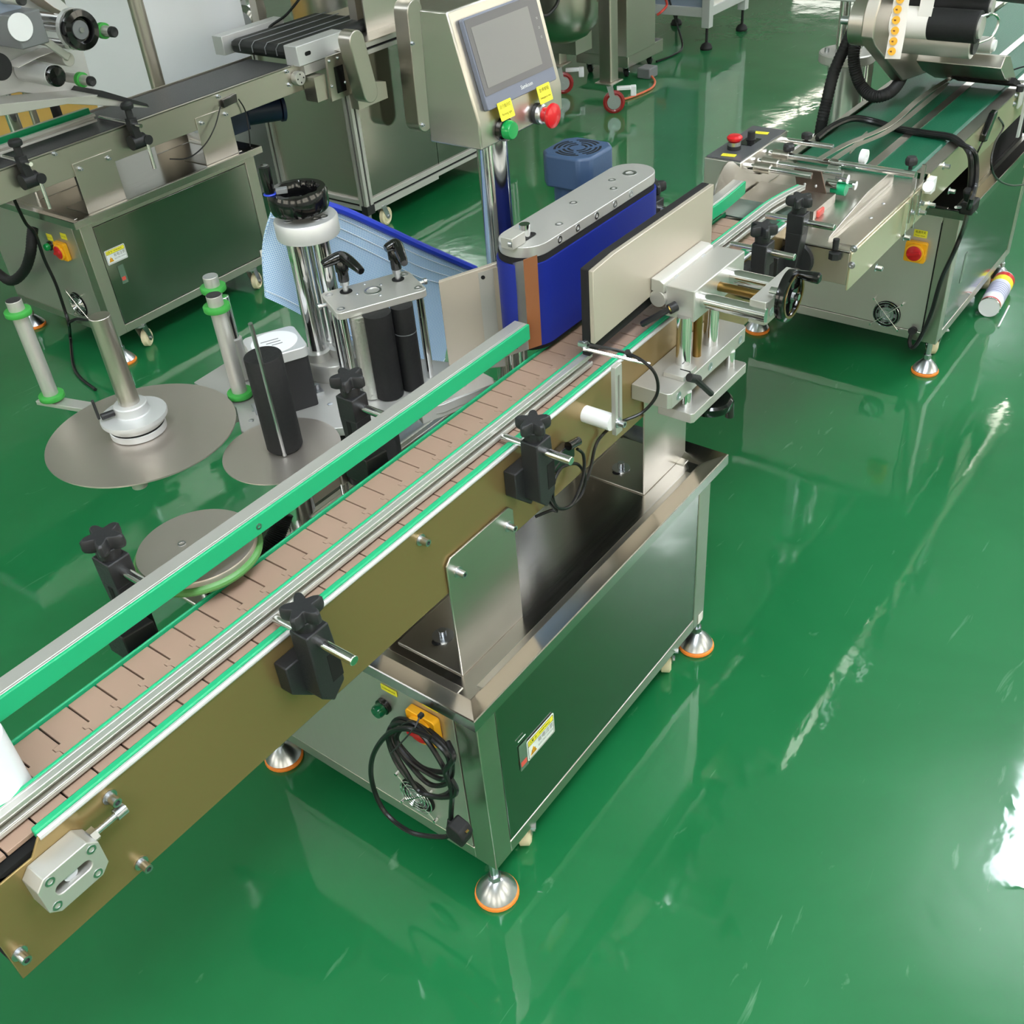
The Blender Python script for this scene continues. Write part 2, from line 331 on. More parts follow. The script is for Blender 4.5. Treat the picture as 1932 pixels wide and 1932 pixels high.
def fan(p, c, u, v, r=.036):
    u, v = Vector(u), Vector(v); n = u.cross(v); c = Vector(c)
    b = part('cooling_fan', MB().lathe([(r, -.004), (r, .0006), (0, .0006), (0, -.004)], c, n, 36), dark, p)
    part('fan_rotor', MB().lathe([(r * .52, .0008), (r * .5, .003), (0, .0035)], c, n, 24), zinc, b)
    bl = MB()
    for i in range(7):
        a = i * 2 * math.pi / 7; e = u * math.cos(a) + v * math.sin(a); g = n.cross(e)
        bl.prism([(r * .45, -.004), (r * .74, -.009), (r * .76, .003), (r * .45, .005)], c + n * .001, e, g, n * .0012)
    part('fan_blades', bl, grey_p, b)
    g = MB()
    for q in (.35, .55, .75, .95): g.tube([c + n * .006 + u * (r * q * math.cos(t)) + v * (r * q * math.sin(t)) for t in [2 * math.pi * i / 28 for i in range(28)]], .0011, 6, True)
    k = r * 1.02
    for s in (1, -1): g.tube([c + n * .006 + (u * s + v) * -k, c + n * .0075, c + n * .006 + (u * s + v) * k], .0012, 6)
    for a in (-1, 1):
        for e in (-1, 1): g.cyl(c + (u * a + v * e) * k, c + (u * a + v * e) * k + n * .009, .0032, n=10)
    part('fan_guard', g, chrome, b)
def cabinet(X0, Y0, label, near_seam=True, seam_x=False):
    OFF[:] = [X0, Y0, 0]
    t = thing('machine_cabinet', label, 'cabinet', (0, 0, 0), 'stainless machine cabinets')
    x0, x1, y0, y1, zb, zt = -.012, .702, -.018, .553, .098, .486
    fr = MB(); p = .043
    for a in (x0, x1 - p):
        for b in (y0, y1 - p): fr.box(a, a + p, b, b + p, zb, zt)
    for z in (zb, zt - .026):
        for b in (y0, y1 - .03): fr.box(x0 + p, x1 - p, b, b + .03, z, z + .028)
        for a in (x0, x1 - .03): fr.box(a, a + .03, y0 + p, y1 - p, z, z + .028)
    part('frame', fr, steel, t, bev=.0015)
    part('inner_shell', MB().box(x0 + .004, x1 - .004, y0 + .004, y1 - .004, zb + .004, zt - .003), dark, t)
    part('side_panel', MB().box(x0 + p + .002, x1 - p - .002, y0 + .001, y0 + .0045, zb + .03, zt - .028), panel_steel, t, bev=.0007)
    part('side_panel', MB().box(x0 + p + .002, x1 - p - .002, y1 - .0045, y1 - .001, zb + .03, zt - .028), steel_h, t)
    part('end_panel', MB().box(x0 - .0008, x0 + .0045, y0 + p + .002, y1 - .003, zb + .03, zt - .002), end_steel, t, bev=.0007)
    part('end_panel', MB().box(x1 - .0045, x1 - .001, y0 + p + .002, y1 - p - .002, zb + .03, zt - .028), steel, t)
    X0_, X1_, Y0_, Y1_ = -.034, .730, -.037, .573
    def loop(i, z): return [(X0_ + i, Y0_ + i, z), (X1_ - i, Y0_ + i, z), (X1_ - i, Y1_ - i, z), (X0_ + i, Y1_ - i, z)]
    part('tabletop', MB().loft([loop(.0, .479), loop(0, .4995), loop(.0015, .501), loop(.034, .4905), loop(.040, .4865)], caps=False).add(loop(.04, .4865), [(0, 1, 2, 3)]).add(loop(.001, .4795), [(3, 2, 1, 0)]), steel_top, t, ang=25)
    for a in (.009, .697):
        for b in (.0, .535): foot(t, a - .009 if a < .1 else .709, b, .1)
    for a, b, an in ((.1, .012, .6), (.6, .012, .5), (.1, .522, .9), (.6, .522, .7)): caster(t, a, b, .098, a=an)
    OFF[:] = [0, 0, 0]
    return t
N_X, N_Y = (-1, 0, 0), (0, -1, 0)       # panels that face the camera; text runs along -y on one and +x on the other
c1 = cabinet(0, 0, 'stainless cabinet in the foreground with a coiled cable on its end panel')
fx = -.0135
pilot(c1, (-0.0135, 0.1728, 0.3897), N_X, green_ld); rotary(c1, (-0.0135, 0.0823, 0.4043), -Y, Z); fan(c1, (-0.0135, 0.1377, 0.1869), -Y, Z)
sticker(c1, (-0.0135, 0.1549, 0.4345), .033, .0125, -Y, Z, lines=(('POWER INDICATOR', .004, 0, 0, .027),)); sticker(c1, (-0.0135, 0.0696, 0.4503), .03, .0115, -Y, Z, lines=(('POWER SWITCH', .004, 0, 0, .024),))
warning_plate(c1, (0.1328, -0.0185, 0.2913), X, Z)
st = sticker(c1, (0.0861, -0.0183, 0.2927), .021, .06, X, Z, film_m, name='clear_sticker')
part('red_mark', MB().prism(rr(.015, .011, .001), (0.0844, -0.0194, 0.2781), X, Z, (0, -.0004, 0)), red_d, st); part('white_line', MB().prism(rr(.02, .002, .0005), (0.084, -0.0194, 0.337), X, Z, (0, -.0004, 0)), lbl_w, st)
sticker(c1, (0.6861, -0.0185, 0.1115), .018, .024, X, Z, labelpaper, name='paper_tag')

# power cable hung in a coil on the rotary switch
pc = thing('power_cable', 'black power cable coiled and tied on the yellow switch of the foreground cabinet', 'cable', (-.05, .06, .2))
A = [(-0.036, 0.1411, 0.379), (-0.034, 0.1168, 0.4121), (-0.04, 0.0618, 0.4302), (-0.044, 0.019, 0.4205), (-0.05, 0.0037, 0.4009), (-0.05, 0.0186, 0.3471), (-0.052, 0.0577, 0.3148), (-0.05, 0.097, 0.3303), (-0.042, 0.1364, 0.3529)]
B = [(-0.042, 0.1449, 0.3663), (-0.044, 0.1117, 0.4155), (-0.05, 0.0584, 0.4304), (-0.056, 0.0161, 0.3865), (-0.056, 0.0109, 0.3377), (-0.054, 0.0606, 0.286), (-0.056, 0.1021, 0.3032), (-0.05, 0.1323, 0.3254)]
D = [(-0.05, 0.1161, 0.3868), (-0.052, 0.0745, 0.4468), (-0.058, 0.0314, 0.4478), (-0.06, -0.0011, 0.4267), (-0.06, 0.0135, 0.3679), (-0.058, 0.0591, 0.3536), (-0.056, 0.0969, 0.3621)]
G = [(-0.03, 0.1312, 0.3894), (-0.03, 0.083, 0.4176), (-0.032, 0.0357, 0.4092), (-0.034, 0.0197, 0.3879), (-0.036, 0.0297, 0.3495), (-0.038, 0.0814, 0.3219), (-0.036, 0.1207, 0.3343), (-0.032, 0.1447, 0.3565)]
for q in (A, B, D, G): part('cable_loop', MB().tube(spline(q, 7, True), .0042, 8, True), cable_m, pc)
part('cable_tail', MB().tube(spline([(-0.05, 0.0051, 0.4476), (-0.064, -0.0163, 0.4412), (-0.066, 0.0039, 0.3996), (-0.064, 0.0009, 0.3688), (-0.06, 0.0047, 0.3364), (-0.056, 0.0186, 0.2757), (-0.054, 0.0293, 0.2199)], 8), .0042, 8), cable_m, pc)
part('cable_tail', MB().tube(spline([(-0.062, 0.0269, 0.4547), (-0.064, 0.0688, 0.4494), (-0.064, 0.1156, 0.4085), (-0.064, 0.1652, 0.3241), (-0.064, 0.1848, 0.2435), (-0.066, 0.1687, 0.1799), (-0.066, 0.1123, 0.1656), (-0.058, 0.046, 0.1959), (-0.054, 0.0302, 0.2136)], 8), .0042, 8), cable_m, pc)
part('cable_tail', MB().tube(spline([(-0.06, 0.1148, 0.4148), (-0.062, 0.1207, 0.3811), (-0.064, 0.0951, 0.3336), (-0.064, 0.0736, 0.3008), (-0.062, 0.0395, 0.3091), (-0.06, 0.0062, 0.3327), (-0.06, -0.0064, 0.3572), (-0.06, 0.0017, 0.3787)], 8), .0042, 8), cable_m, pc)
part('cable_tie', MB().tube([(-0.07, 0.1137, 0.369), (-0.072, 0.0723, 0.4315), (-0.066, 0.0507, 0.4664), (-0.05, 0.0545, 0.4714)], .0014, 6).cbox((-0.048, 0.0541, 0.472), (.008, .006, .006)), black, pc)
pl = part('mains_plug', MB().prism([(-.016, -.02), (.013, -.024), (.019, -.002), (.012, .012), (-.010, .018), (-.017, .004)], (-0.072, 0.0038, 0.2505), -Y, Z, (.026, 0, 0)).cyl((-0.058, 0.0255, 0.2235), (-0.056, 0.022, 0.2596), .0075, .005, n=12), rubber, pc, bev=.003)
part('plug_pin', MB().cbox((-0.058, -0.0078, 0.2567), (.006, .013, .002)), gold, pl); part('plug_pin', MB().cbox((-0.05, 0.0093, 0.2474), (.005, .012, .0015)), zinc, pl)

# ---------------------------------------------------------------- chain conveyor
cv = thing('chain_conveyor', 'long slat chain conveyor with olive steel side running through the foreground', 'conveyor', (.1, .117, .487))
part('side_plate', MB().prism([(-.632, .650), (1.1, .650), (1.1, .796), (-.556, .796), (-.57, .778), (-.632, .778)], (0, .045, 0), X, Z, (0, .003, 0)), steel_warm, cv, bev=.001)
part('side_plate', MB().box(-.632, 1.1, .1795, .1825, .65, .784), steel, cv, bev=.001)
part('belt_bed', MB().box(-.63, 1.1, .05, .184, .74, .782).box(-.63, 1.1, .05, .184, .66, .664), dark, cv)
part('wear_strip', MB().box(-.556, 1.1, .049, .0585, .786, .7985), green_p, cv, bev=.002); part('rolled_edge', MB().cyl((-.556, .0462, .7935), (1.1, .0462, .7935), .0036, n=10), alu_white, cv)
part('wear_strip', MB().box(-.632, 1.1, .1755, .179, .784, .7945), green_p, cv, bev=.002)
part('end_roller', MB().cyl((-.61, .05, .757), (-.61, .184, .757), .024), gloss, cv)
PT = .0362; g = .0003
poly = []
def edge(x, k): return [(x + k, .0605), (x + k, .098), (x - .009, .098), (x - .009, .106), (x - .0055, .108), (x - .0055, .126), (x - .009, .128), (x - .009, .134), (x + k, .134), (x + k, .1745)]
poly = [(a - PT / 2 + g, b) for a, b in edge(0, .0007)] + [(a + PT / 2 - g, b) for a, b in edge(0, -.0007)][::-1]
sl = part('slat', MB().prism(poly, (-.62, 0, .7845), X, Y, (0, 0, .0055)), slat_m, cv, bev=.0006)
x = -.476 - PT * 4 + PT / 2; sl.location.x = 0
i = 0
while x < 1.09:
    s = sl if i == 0 else sl.copy()
    if i: COL.objects.link(s)
    s.location.x = x - .1 - .0041; x += PT; i += 1
for bx, bw in ((.111, .152), (.632, .150)):
    for yy, dy in ((.0405, 1), (.193, 1)):
        z1 = .71 if bx < .5 else .70
        pb = MB().prism([(-bw / 2, .488), (bw / 2, .488), (bw / 2, z1 - .01), (bw / 2 - .01, z1), (-bw / 2 + .01, z1), (-bw / 2, z1 - .01)], (bx, yy, 0), X, Z, (0, .0035, 0))
        if yy < .1: pb.box(bx - bw / 2, bx + bw / 2, yy, .17, .4866, .4895)
        br = part('support_bracket', pb, steel, cv, bev=.0012)
        if yy < .1:
            w = MB().lathe([(.017, 0), (.017, .0022), (.006, .0022)], (bx - .028, .118, .4895), n=24).cyl((bx - .028, .118, .49), (bx - .028, .118, .503), .0062, n=14)
            part('anchor_bolt', w, zinc, br); part('slot', MB().prism(ob(.03, .008), (bx - .036, .118, .4897), X, Y, (0, 0, .0004)), dark, br)
    if bx < .5:
        for q in ((0.0556, 0.0405, 0.6773), (0.1725, 0.0405, 0.6782)): part('bracket_bolt', MB().bolt(q, N_Y, .0052, .013), zinc, br)
for q in ((-0.4829, 0.045, 0.7754), (-0.4843, 0.045, 0.6626), (-0.6223, 0.045, 0.6853), (-0.0006, 0.045, 0.7725)): part('panel_bolt', MB().bolt(q, N_Y, .0052, .014), zinc, cv)
# tension block at the left end
tb = part('tension_block', MB().ring(rr(.068, .053, .010, 6, 0, 0, True), rr(.040, .0135, .0066, 6), (-.553, .018, .748), X, Z, (0, .027, 0)), alu, cv, bev=.001)
part('slot_back', MB().box(-.58, -.525, .0445, .046, .738, .758), dark, tb); part('shaft_end', MB().cyl((-.553, .024, .748), (-.553, .045, .748), .0075, n=20), zinc, tb)
for a, b in ((-.020, .0185), (.025, .015), (-.025, -.015), (.020, -.0185)): part('socket_screw', MB().lathe([(.0052, -.0006), (.0052, .0004), (.003, .0004), (.0025, -.003), (0, -.003)], (-.553 + a, .0178, .748 + b), N_Y, 16), zinc, tb)
part('adjuster_screw', MB().cyl((-.520, .032, .762), (-.513, .032, .762), .008, n=6).cyl((-.515, .032, .762), (-.488, .032, .762), .0035, n=12).cyl((-.490, .032, .762), (-.478, .032, .762), .0062, n=16), zinc, tb)

# ---------------------------------------------------------------- guide rails and their clamps
def rail(name, label, x0, x1, yg, s, z0, bend=None, wd=.020):
    """green facing strip at yg looking towards -s, aluminium channel on the other side"""
    t = thing(name, label, 'guide rail', ((x0 + x1) / 2, yg, z0), 'conveyor guide rails')
    P = [(x0, 0), (x1, 0)] if not bend else [(x0, 0), (x1 - .12, 0), (x1 - .09, bend * .12), (x1 - .06, bend * .35), (x1 - .03, bend * .65), (x1, bend)]
    h = .0258
    def strip(a, b, z1, z2): return [[(x, yg + s * a + d, z1), (x, yg + s * b + d, z1), (x, yg + s * b + d, z2), (x, yg + s * a + d, z2)] for x, d in P]
    part('green_facing', MB().loft(strip(0, .0045, z0, z0 + h)), green_p, t, bev=.0012)
    m = MB().loft(strip(.0045, .008, z0 + .002, z0 + h - .0005)).loft(strip(.008, wd, z0 + h - .0065, z0 + h - .0005)).loft(strip(.008, wd, z0 + .002, z0 + .0075))
    m.loft(strip(wd - .003, wd, z0 + h - .0085, z0 + h - .0065)).loft(strip(wd - .003, wd, z0 + .0075, z0 + .0095))
    part('rail_channel', m, alu, t, bev=.0008)
    return t
r1 = rail('guide_rail', 'long far guide rail with green face and square end, left of the blue belt unit', -.72, .402, .153, 1, .845, wd=.028)
part('rail_screw', MB().lathe([(.004, -.0004), (.004, .0008), (.0022, .0008), (.002, -.002), (0, -.002)], (-0.1584, 0.1528, 0.8575), N_Y, 14), zinc, r1)
rail('guide_rail', 'long near guide rail with grooved aluminium back, in front of the white bottle', -.60, .455, .0905, -1, .7925, wd=.0165)
rail('guide_rail', 'short near guide rail with flared end, beyond the upright press plate', .70, 1.215, .0975, -1, .802, -.018, .018)
rail('guide_rail', 'short far guide rail with green face and flared end, beyond the upright press plate', .70, 1.145, .152, 1, .819, .006, .028)
def star(m, c, r, h, rot):
    P = []
    for i in range(40):
        a = 2 * math.pi * i / 40; q = r * (.75 + .25 * math.cos(5 * (a - rot))); P.append((q * math.cos(a), q * math.sin(a)))
    c = Vector(c)
    L = [[c + Vector((a * k, b * k, z)) for a, b in P] for k, z in ((.8, 0), (.97, .003), (1, .007), (.98, h - .003), (.86, h))]
    return m.loft(L).cyl(c - Z * .014, c + Z * .002, r * .5, r * .55, n=20)
def clamp(label, x, s, yb, yp, zr, rod0, rod1, rot=.3, mount=-.03, drop=.12, disc=False):
    """black swivel clamp: s=-1 stands on the near side (panel behind it at yp), s=+1 on the far side"""
    t = thing('rail_clamp', label, 'clamp', (x, yb, zr - drop), 'guide rail clamps')
    h = zr + .017
    m = MB().prism([(-.0165, zr - .020), (.0165, zr - .020), (.0165, h), (-.0165, h)], (x - .015, yb, 0), Y, Z, (.03, 0, 0))
    m.prism([(-.0165, zr - .018), (.0165, zr - .018), (.012 - s * .004, zr - drop), (-.009 - s * .004, zr - drop - .008)], (x - .015, yb, 0), Y, Z, (.030, 0, 0))
    if s < 0 and not disc:
        m = MB().prism([(-.0165, h), (.0175, h), (.021, zr - .03), (.021, zr - .078), (.0, zr - .096), (-.0165, zr - .08)], (x, yb - .0165, 0), X, Z, (0, .029, 0))
    b = part('clamp_body', m, black, t, bev=.0018)
    if s < 0 and not disc: part('body_recess', MB().box(x + .004, x + .0214, yb - .0169, yb + .008, zr - .068, zr - .026), dark, b)
    if s > 0: part('body_slot', MB().box(x - .0156, x - .0148, yb - .004, yb + .004, zr - .058, zr - .022), dark, b)
    a, c = sorted((yb - s * .012, yp))
    part('mount_block', MB().prism([(-.030, zr - drop + .072), (.012, zr - drop + .066), (.012, zr - drop + .012), (-.006, zr - drop - .004), (-.030, zr - drop + .03)], (x + (mount + .012 if mount < 0 else .0), a, 0), X, Z, (0, c - a, 0)), black, t, bev=.0018) if s > 0 or disc else part('mount_block', MB().prism([(-.036, zr - .028), (.012, zr - .028), (.016, zr - .085), (-.004, zr - .10), (-.036, zr - .07)], (x, yb + .010, 0), X, Z, (0, .045 - yb - .010, 0)), black, t, bev=.0018)
    k = part('star_knob', star(MB(), (x, yb, h + .013), .0265, .019, rot), black, t, bev=.0008)
    part('knob_washer', MB().cyl((x, yb, h), (x, yb, h + .002), .0125), zinc, k)
    r = part('clamp_rod', MB().cyl((x, rod0, zr), (x, rod1, zr), .0062, n=18), chrome, t, bev=.0007)
    if disc: part('swivel_disc', MB().lathe([(.034, 0), (.036, .003), (.036, .019), (.032, .023), (0, .023)], (x + .012, yb + .004, zr - .085), X, 30), black, t)
clamp('black rail clamp at the front, above the coiled cable cabinet end', -.224, -1, .014, .045, .80, .070, -.056, 1.0)
clamp('black rail clamp on the near side, beside the sensor amplifier', .214, -1, .014, .045, .80, .070, -.048, .6)
clamp('black rail clamp on the far side, beside the grey turntable disc', -.300, 1, .246, .190, .856, .180, .266, .2)
clamp('black rail clamp on the far side, in front of the pinch rollers', .108, 1, .250, .190, .856, .180, .272, 1.2)
clamp('black rail clamp right behind the press block, shorter of the pair', .92, -1, .014, .045, .815, .075, -.05, .1)
clamp('black rail clamp with a round swivel disc, taller of the pair by the feed tray', 1.065, -1, .010, .045, .818, .075, -.062, .8, drop=.13, disc=True)
clamp('black rail clamp half hidden behind the top edge of the press plate', .93, 1, .246, .190, .852, .180, .277, .4)

# white bottle on the belt
solo('bottle', MB().lathe([(.0, 0), (.0325, 0), (.0345, .002), (.0345, .086), (.034, .0885), (.031, .09), (0, .09)], (-.553, .1205, .7902), n=48), mat('white_bottle', (232, 232, 238), .28, 0, coat=.3), 'plain white cylindrical bottle standing on the belt at the left edge', 'bottle')

# ---------------------------------------------------------------- bottle sensor on its slotted arm
sa = thing('bottle_sensor', 'slotted aluminium sensor arm on a white spacer fixed to the conveyor side', 'sensor', (0.4223, 0.044, 0.7183))
part('arm', MB().ring(rr(.018, .118, .001), ob(.018, .0025) if 0 else rr(.005, .085, .0024), (0.3933, -0.012, 0.7899), X, Z, (0, .008, 0)), alu, sa, bev=.0008)
p0 = Vector((0.3859, -0.004, 0.7522))
part('spacer', MB().cyl(p0, (p0.x, .045, p0.z), .0135), white_p, sa); part('arm_bolt', MB().bolt((p0.x + .004, -.012, p0.z), N_Y, .0052, .012), zinc, sa)
part('fibre_rod', MB().cyl((0.3968, 0.052, 0.8577), (0.4482, -0.032, 0.8294), .0028, n=10), chrome, sa)
part('fibre_head', MB().cyl((0.4021, 0.062, 0.8613), (0.4007, 0.045, 0.863), .0045, n=10).cyl((0.4044, 0.055, 0.8612), (0.4025, 0.05, 0.8616), .0065, n=6), zinc, sa)
part('fibre_cable', MB().tube(spline([(0.4007, 0.045, 0.8638), (0.4194, 0.02, 0.8553), (0.439, 0, 0.8431), (0.4392, -0.03, 0.8351), (0.4449, -0.045, 0.8139), (0.4473, -0.045, 0.7805), (0.4308, -0.03, 0.7537), (0.4052, -0.006, 0.742), (0.4276, 0.036, 0.6979), (0.4054, 0.04, 0.6842), (0.39, 0.04, 0.6524), (0.3738, 0.038, 0.6361)], 8), .0026, 8), cable_m, sa)
part('cable_tie', MB().cyl((0.436, 0, 0.8481), (0.4417, -0.002, 0.8369), .0045, n=10), black, sa)
am = thing('sensor_amplifier', 'small black sensor amplifier with a looped cable on the conveyor side', 'sensor', (0.3195, 0.04, 0.715))
part('amplifier_body', MB().prism([(-.03, -.018), (.032, -.018), (.032, .004), (.018, .012), (-.03, .008)], (0.3015, 0.03, 0.7273), X, Z, (0, .014, 0)), gloss, am, bev=.002)
part('amplifier_plug', MB().cyl((0.3108, 0.026, 0.7423), (0.3375, 0.026, 0.7364), .007, n=12), gloss, am)
part('cable_loop', MB().tube(spline([(0.3085, 0.03, 0.7075), (0.3392, 0.03, 0.6909), (0.3551, 0.028, 0.6576), (0.3386, 0.026, 0.6327), (0.2917, 0.024, 0.6382), (0.2653, 0.024, 0.6656), (0.2682, 0.026, 0.6978), (0.2917, 0.03, 0.71)], 8, True), .0026, 8, True), cable_m, am)
part('cable_loop', MB().tube(spline([(0.3367, 0.028, 0.7216), (0.35, 0.026, 0.7017), (0.3406, 0.022, 0.6688), (0.3063, 0.02, 0.6404), (0.2673, 0.02, 0.6579), (0.2538, 0.024, 0.6929), (0.2699, 0.03, 0.7147), (0.2928, 0.032, 0.7222)], 8), .0026, 8), cable_m, am)
part('cable_loop', MB().tube(spline([(0.2544, 0.034, 0.6937), (0.2579, 0.03, 0.6732), (0.2669, 0.022, 0.6513), (0.2643, 0.03, 0.6508), (0.2496, 0.05, 0.6403)], 8), .0026, 8), cable_m, am)

# ---------------------------------------------------------------- press plate on guide rods
pp = thing('press_unit', 'upright press plate with aluminium blocks, chrome rods and handwheels on the conveyor side', 'press', (.655, .01, .70))
part('press_plate', MB().prism([(.436, .845), (.806, .862), (.806, .968), (.497, .968), (.436, .963)], (0, .057, 0), X, Z, (0, .008, 0)), alu_warm, pp, bev=.001)
part('foam_pad', MB().prism([(.434, .822), (.80, .835), (.806, .9685), (.497, .9685), (.436, .964)], (0, .0655, 0), X, Z, (0, .014, 0)), foam_m, pp, bev=.002)
part('base_plate', MB().prism([(.521, .0445), (.521, -.022), (.527, -.028), (.784, -.028), (.790, -.022), (.790, .0445)], (0, 0, .707), X, Y, (0, 0, .028)), alu, pp, bev=.001)
for q in ((.548, .72), (.765, .72), (.655, .721)): part('plate_hole', MB().lathe([(.0075, 0), (.0075, .0006), (.0055, .0006), (.0045, -.012), (0, -.012)], (q[0], -.0283, q[1]), N_Y, 18), zinc, pp)
part('column_clamp', MB().box(.567, .611, -.026, .012, .735, .744), alu, pp, bev=.001); part('clamp_cut', MB().box(.5865, .5885, -.0265, -.008, .7345, .7447), dark, pp)
for x in (.608, .703): part('guide_column', MB().cyl((x, -.002, .735), (x, -.002, .83), .0125), chrome, pp)
part('lead_screw', MB().cyl((.655, -.002, .67), (.655, -.002, .83), .0075, n=16), brass, pp)
part('lower_plate', MB().prism([(.565, .02), (.565, -.042), (.57, -.046), (.758, -.046), (.762, -.042), (.762, .02)], (0, 0, .662), X, Y, (0, 0, .018)), alu, pp, bev=.001)
for x in (.585, .74): part('spacer_column', MB().cyl((x, -.022, .679), (x, -.022, .708), .009), chrome, pp)
lh = part('clamp_lever', MB().cyl((0.5659, -0.036, 0.7477), (0.5875, -0.042, 0.7344), .0072, n=14).tube([(0.5746, -0.041, 0.7427), (0.5956, -0.046, 0.7194), (0.6238, -0.048, 0.69)], .0052, 10), black, pp, bev=.0006)
hw = part('handwheel', MB().lathe([(.0, .004), (.012, .005), (.014, -.006), (.026, -.004), (.028, -.010), (.038, -.010), (.040, -.004), (.040, .004), (.036, .008), (.024, .006), (.0, .006)], (.668, -.0235, .645), n=36), gloss, pp)
part('handle_grip', MB().cyl((.695, -.05, .638), (.695, -.05, .607), .0065, .008, n=14), gloss, hw)
part('top_block', MB().box(.607, .779, -.0195, .0335, .822, .876), alu, pp, bev=.0018)
for x in (.635, .735): part('guide_rod', MB().cyl((x, -.13, .85), (x, .055, .85), .0122), chrome, pp)
part('drive_screw', MB().cyl((.69, -.135, .85), (.69, .045, .85), .0078, n=16), brass, pp)
part('end_block', MB().prism([(.6305, -.128), (.637, -.1305), (.757, -.1305), (.762, -.126), (.762, -.101), (.6305, -.101)], (0, 0, .833), X, Y, (0, 0, .039)), alu, pp, bev=.001)
part('plate_hole', MB().lathe([(.0075, 0), (.0075, .0006), (.0055, .0006), (.0045, -.012), (0, -.012)], (.648, -.1308, .85), N_Y, 18), zinc, pp)
cb = part('rod_clamp_block', MB().prism([(.032, .864), (.056, .864), (.056, .885), (.04, .885), (.032, .88)], (.60, 0, 0), Y, Z, (.165, 0, 0)).cyl((.60, .044, .852), (.65, .044, .852), .0145), alu, pp, bev=.0012)
for x in (.64, .73): part('clamp_screw', MB().lathe([(.007, -.0005), (.007, .0008), (.004, .0008), (.0035, -.003), (0, -.003)], (x, .0318, .873), N_Y, 16), zinc, cb)
ll = part('locking_lever', MB().cyl((0.6, 0.0091, 0.848), (0.588, 0.0156, 0.8453), .0085, n=16).tube([(0.592, 0.0122, 0.8481), (0.585, 0.0349, 0.8309), (0.58, 0.0603, 0.8118)], .0052, 10), black, pp, bev=.0008)
part('lever_cap', MB().cyl((0.5865, 0.012, 0.8487), (0.5855, 0.0133, 0.8479), .005, n=12), gold, ll)
w = Vector((0.6523, -0.155, 0.8813)); P = []
hw2 = part('handwheel', MB().lathe([(.0335, -.008), (.040, -.006), (.041, 0), (.040, .006), (.0335, .008), (.030, .003), (.030, -.003)], w, Y, 40, wrap=True).lathe([(.0, -.007), (.011, -.007), (.013, .006), (0, .010)], w, Y, 24).cbox(w, (.064, .009, .011)).cbox(w, (.009, .009, .064)), gloss, pp)
part('wheel_face', MB().lathe([(.031, -.0085), (.0345, -.0088), (.0345, -.0072), (.031, -.0065)], w, Y, 40, wrap=True), brass, hw2)
part('wheel_nut', MB().cyl(w - Y * .016, w - Y * .004, .0055, n=6), chrome, hw2); part('wheel_shaft', MB().cyl(w, w + Y * .03, .0075), chrome, hw2)
gp = w + X * .012 + Z * .031
part('handle_grip', MB().lathe([(.006, 0), (.0065, .006), (.0085, .024), (.0085, .034), (.006, .036), (0, .036)], gp - Y * .005, N_Y, 18), gloss, hw2)
# ---------------------------------------------------------------- wrap belt unit with its motor
wb = thing('wrap_belt_unit', 'blue wrap belt unit with a rounded aluminium top plate across from the press plate', 'belt unit', (.625, .205, .79))
def stad(x0, x1, yc, r, n=14):
    P = [(x1 + r * math.cos(a), yc + r * math.sin(a)) for a in [-math.pi / 2 + math.pi * i / n for i in range(n + 1)]]
    return P + [(x0 + r * math.cos(a), yc + r * math.sin(a)) for a in [math.pi / 2 + math.pi * i / n for i in range(n + 1)]]
part('wrap_belt', MB().ring(stad(.474, .782, .206, .046), stad(.474, .782, .206, .042), (0, 0, .808), X, Y, (0, 0, .138)), blue_belt, wb)
part('belt_core', MB().prism(stad(.474, .782, .206, .0425), (0, 0, .8), X, Y, (0, 0, .157)), foam_m, wb)
tp = part('top_plate', MB().prism(stad(.474, .782, .2045, .042), (0, 0, .957), X, Y, (0, 0, .0175)), alu_plate, wb, bev=.001)
part('back_plate', MB().box(.48, .775, .203, .25, .79, .799), alu, wb)
for q in ((0.6201, 0.2136, 0.9745), (0.5368, 0.1846, 0.9745), (0.7345, 0.2114, 0.9745), (0.7023, 0.188, 0.9745)): part("plate_screw", MB().lathe([(.0065, -.0006), (.0065, .0006), (.004, .0006), (.0035, -.003), (0, -.003)], Vector(q) + Z * .0002, Z, 16), zinc, tp)
part('pivot_screw', MB().lathe([(.012, -.0006), (.012, .001), (.007, .001), (.006, -.004), (0, -.004)], (0.7751, 0.2016, 0.9745), Z, 20), zinc, tp)
for px in (.505, .555, .61, .665, .715): part('edge_screw', MB().lathe([(.0058, -.0006), (.0058, .0006), (.0035, .0006), (.003, -.003), (0, -.003)], (px, .1623, .966), N_Y, 14), zinc, tp)
tk = part('tension_block', MB().cbox(Vector((0.4377, 0.2004, 0.984)), (.034, .022, .018), .0), alu, wb, bev=.0012)
part('tension_pin', MB().cyl((0.473, 0.204, 0.975), Vector((0.473, 0.204, 0.975)) + Z * .02, .0085), chrome, tk); part('block_screw', MB().cyl(Vector((0.4236, 0.1979, 0.984)) - Y * .002, Vector((0.4236, 0.1979, 0.984)) - Y * .008, .0055, n=14), zinc, tk)
part('tension_slot', MB().prism(ob(.04, .008), (0.4717, 0.201, 0.9752), X, Y, (0, 0, .0003)), dark, tk)
part('hanger_post', MB().box(.60, .66, .235, .255, .487, .80), steel, wb)
gm = thing('gear_motor', 'blue grey gear motor with slotted fan cover standing behind the wrap belt unit', 'motor', (.815, .335, .70))
mc = Vector((.815, .335, 0))
part('motor_body', MB().cyl(mc + Z * .76, mc + Z * .935, .0455, n=36), motor_b, gm)
q = .0525; ch = .018
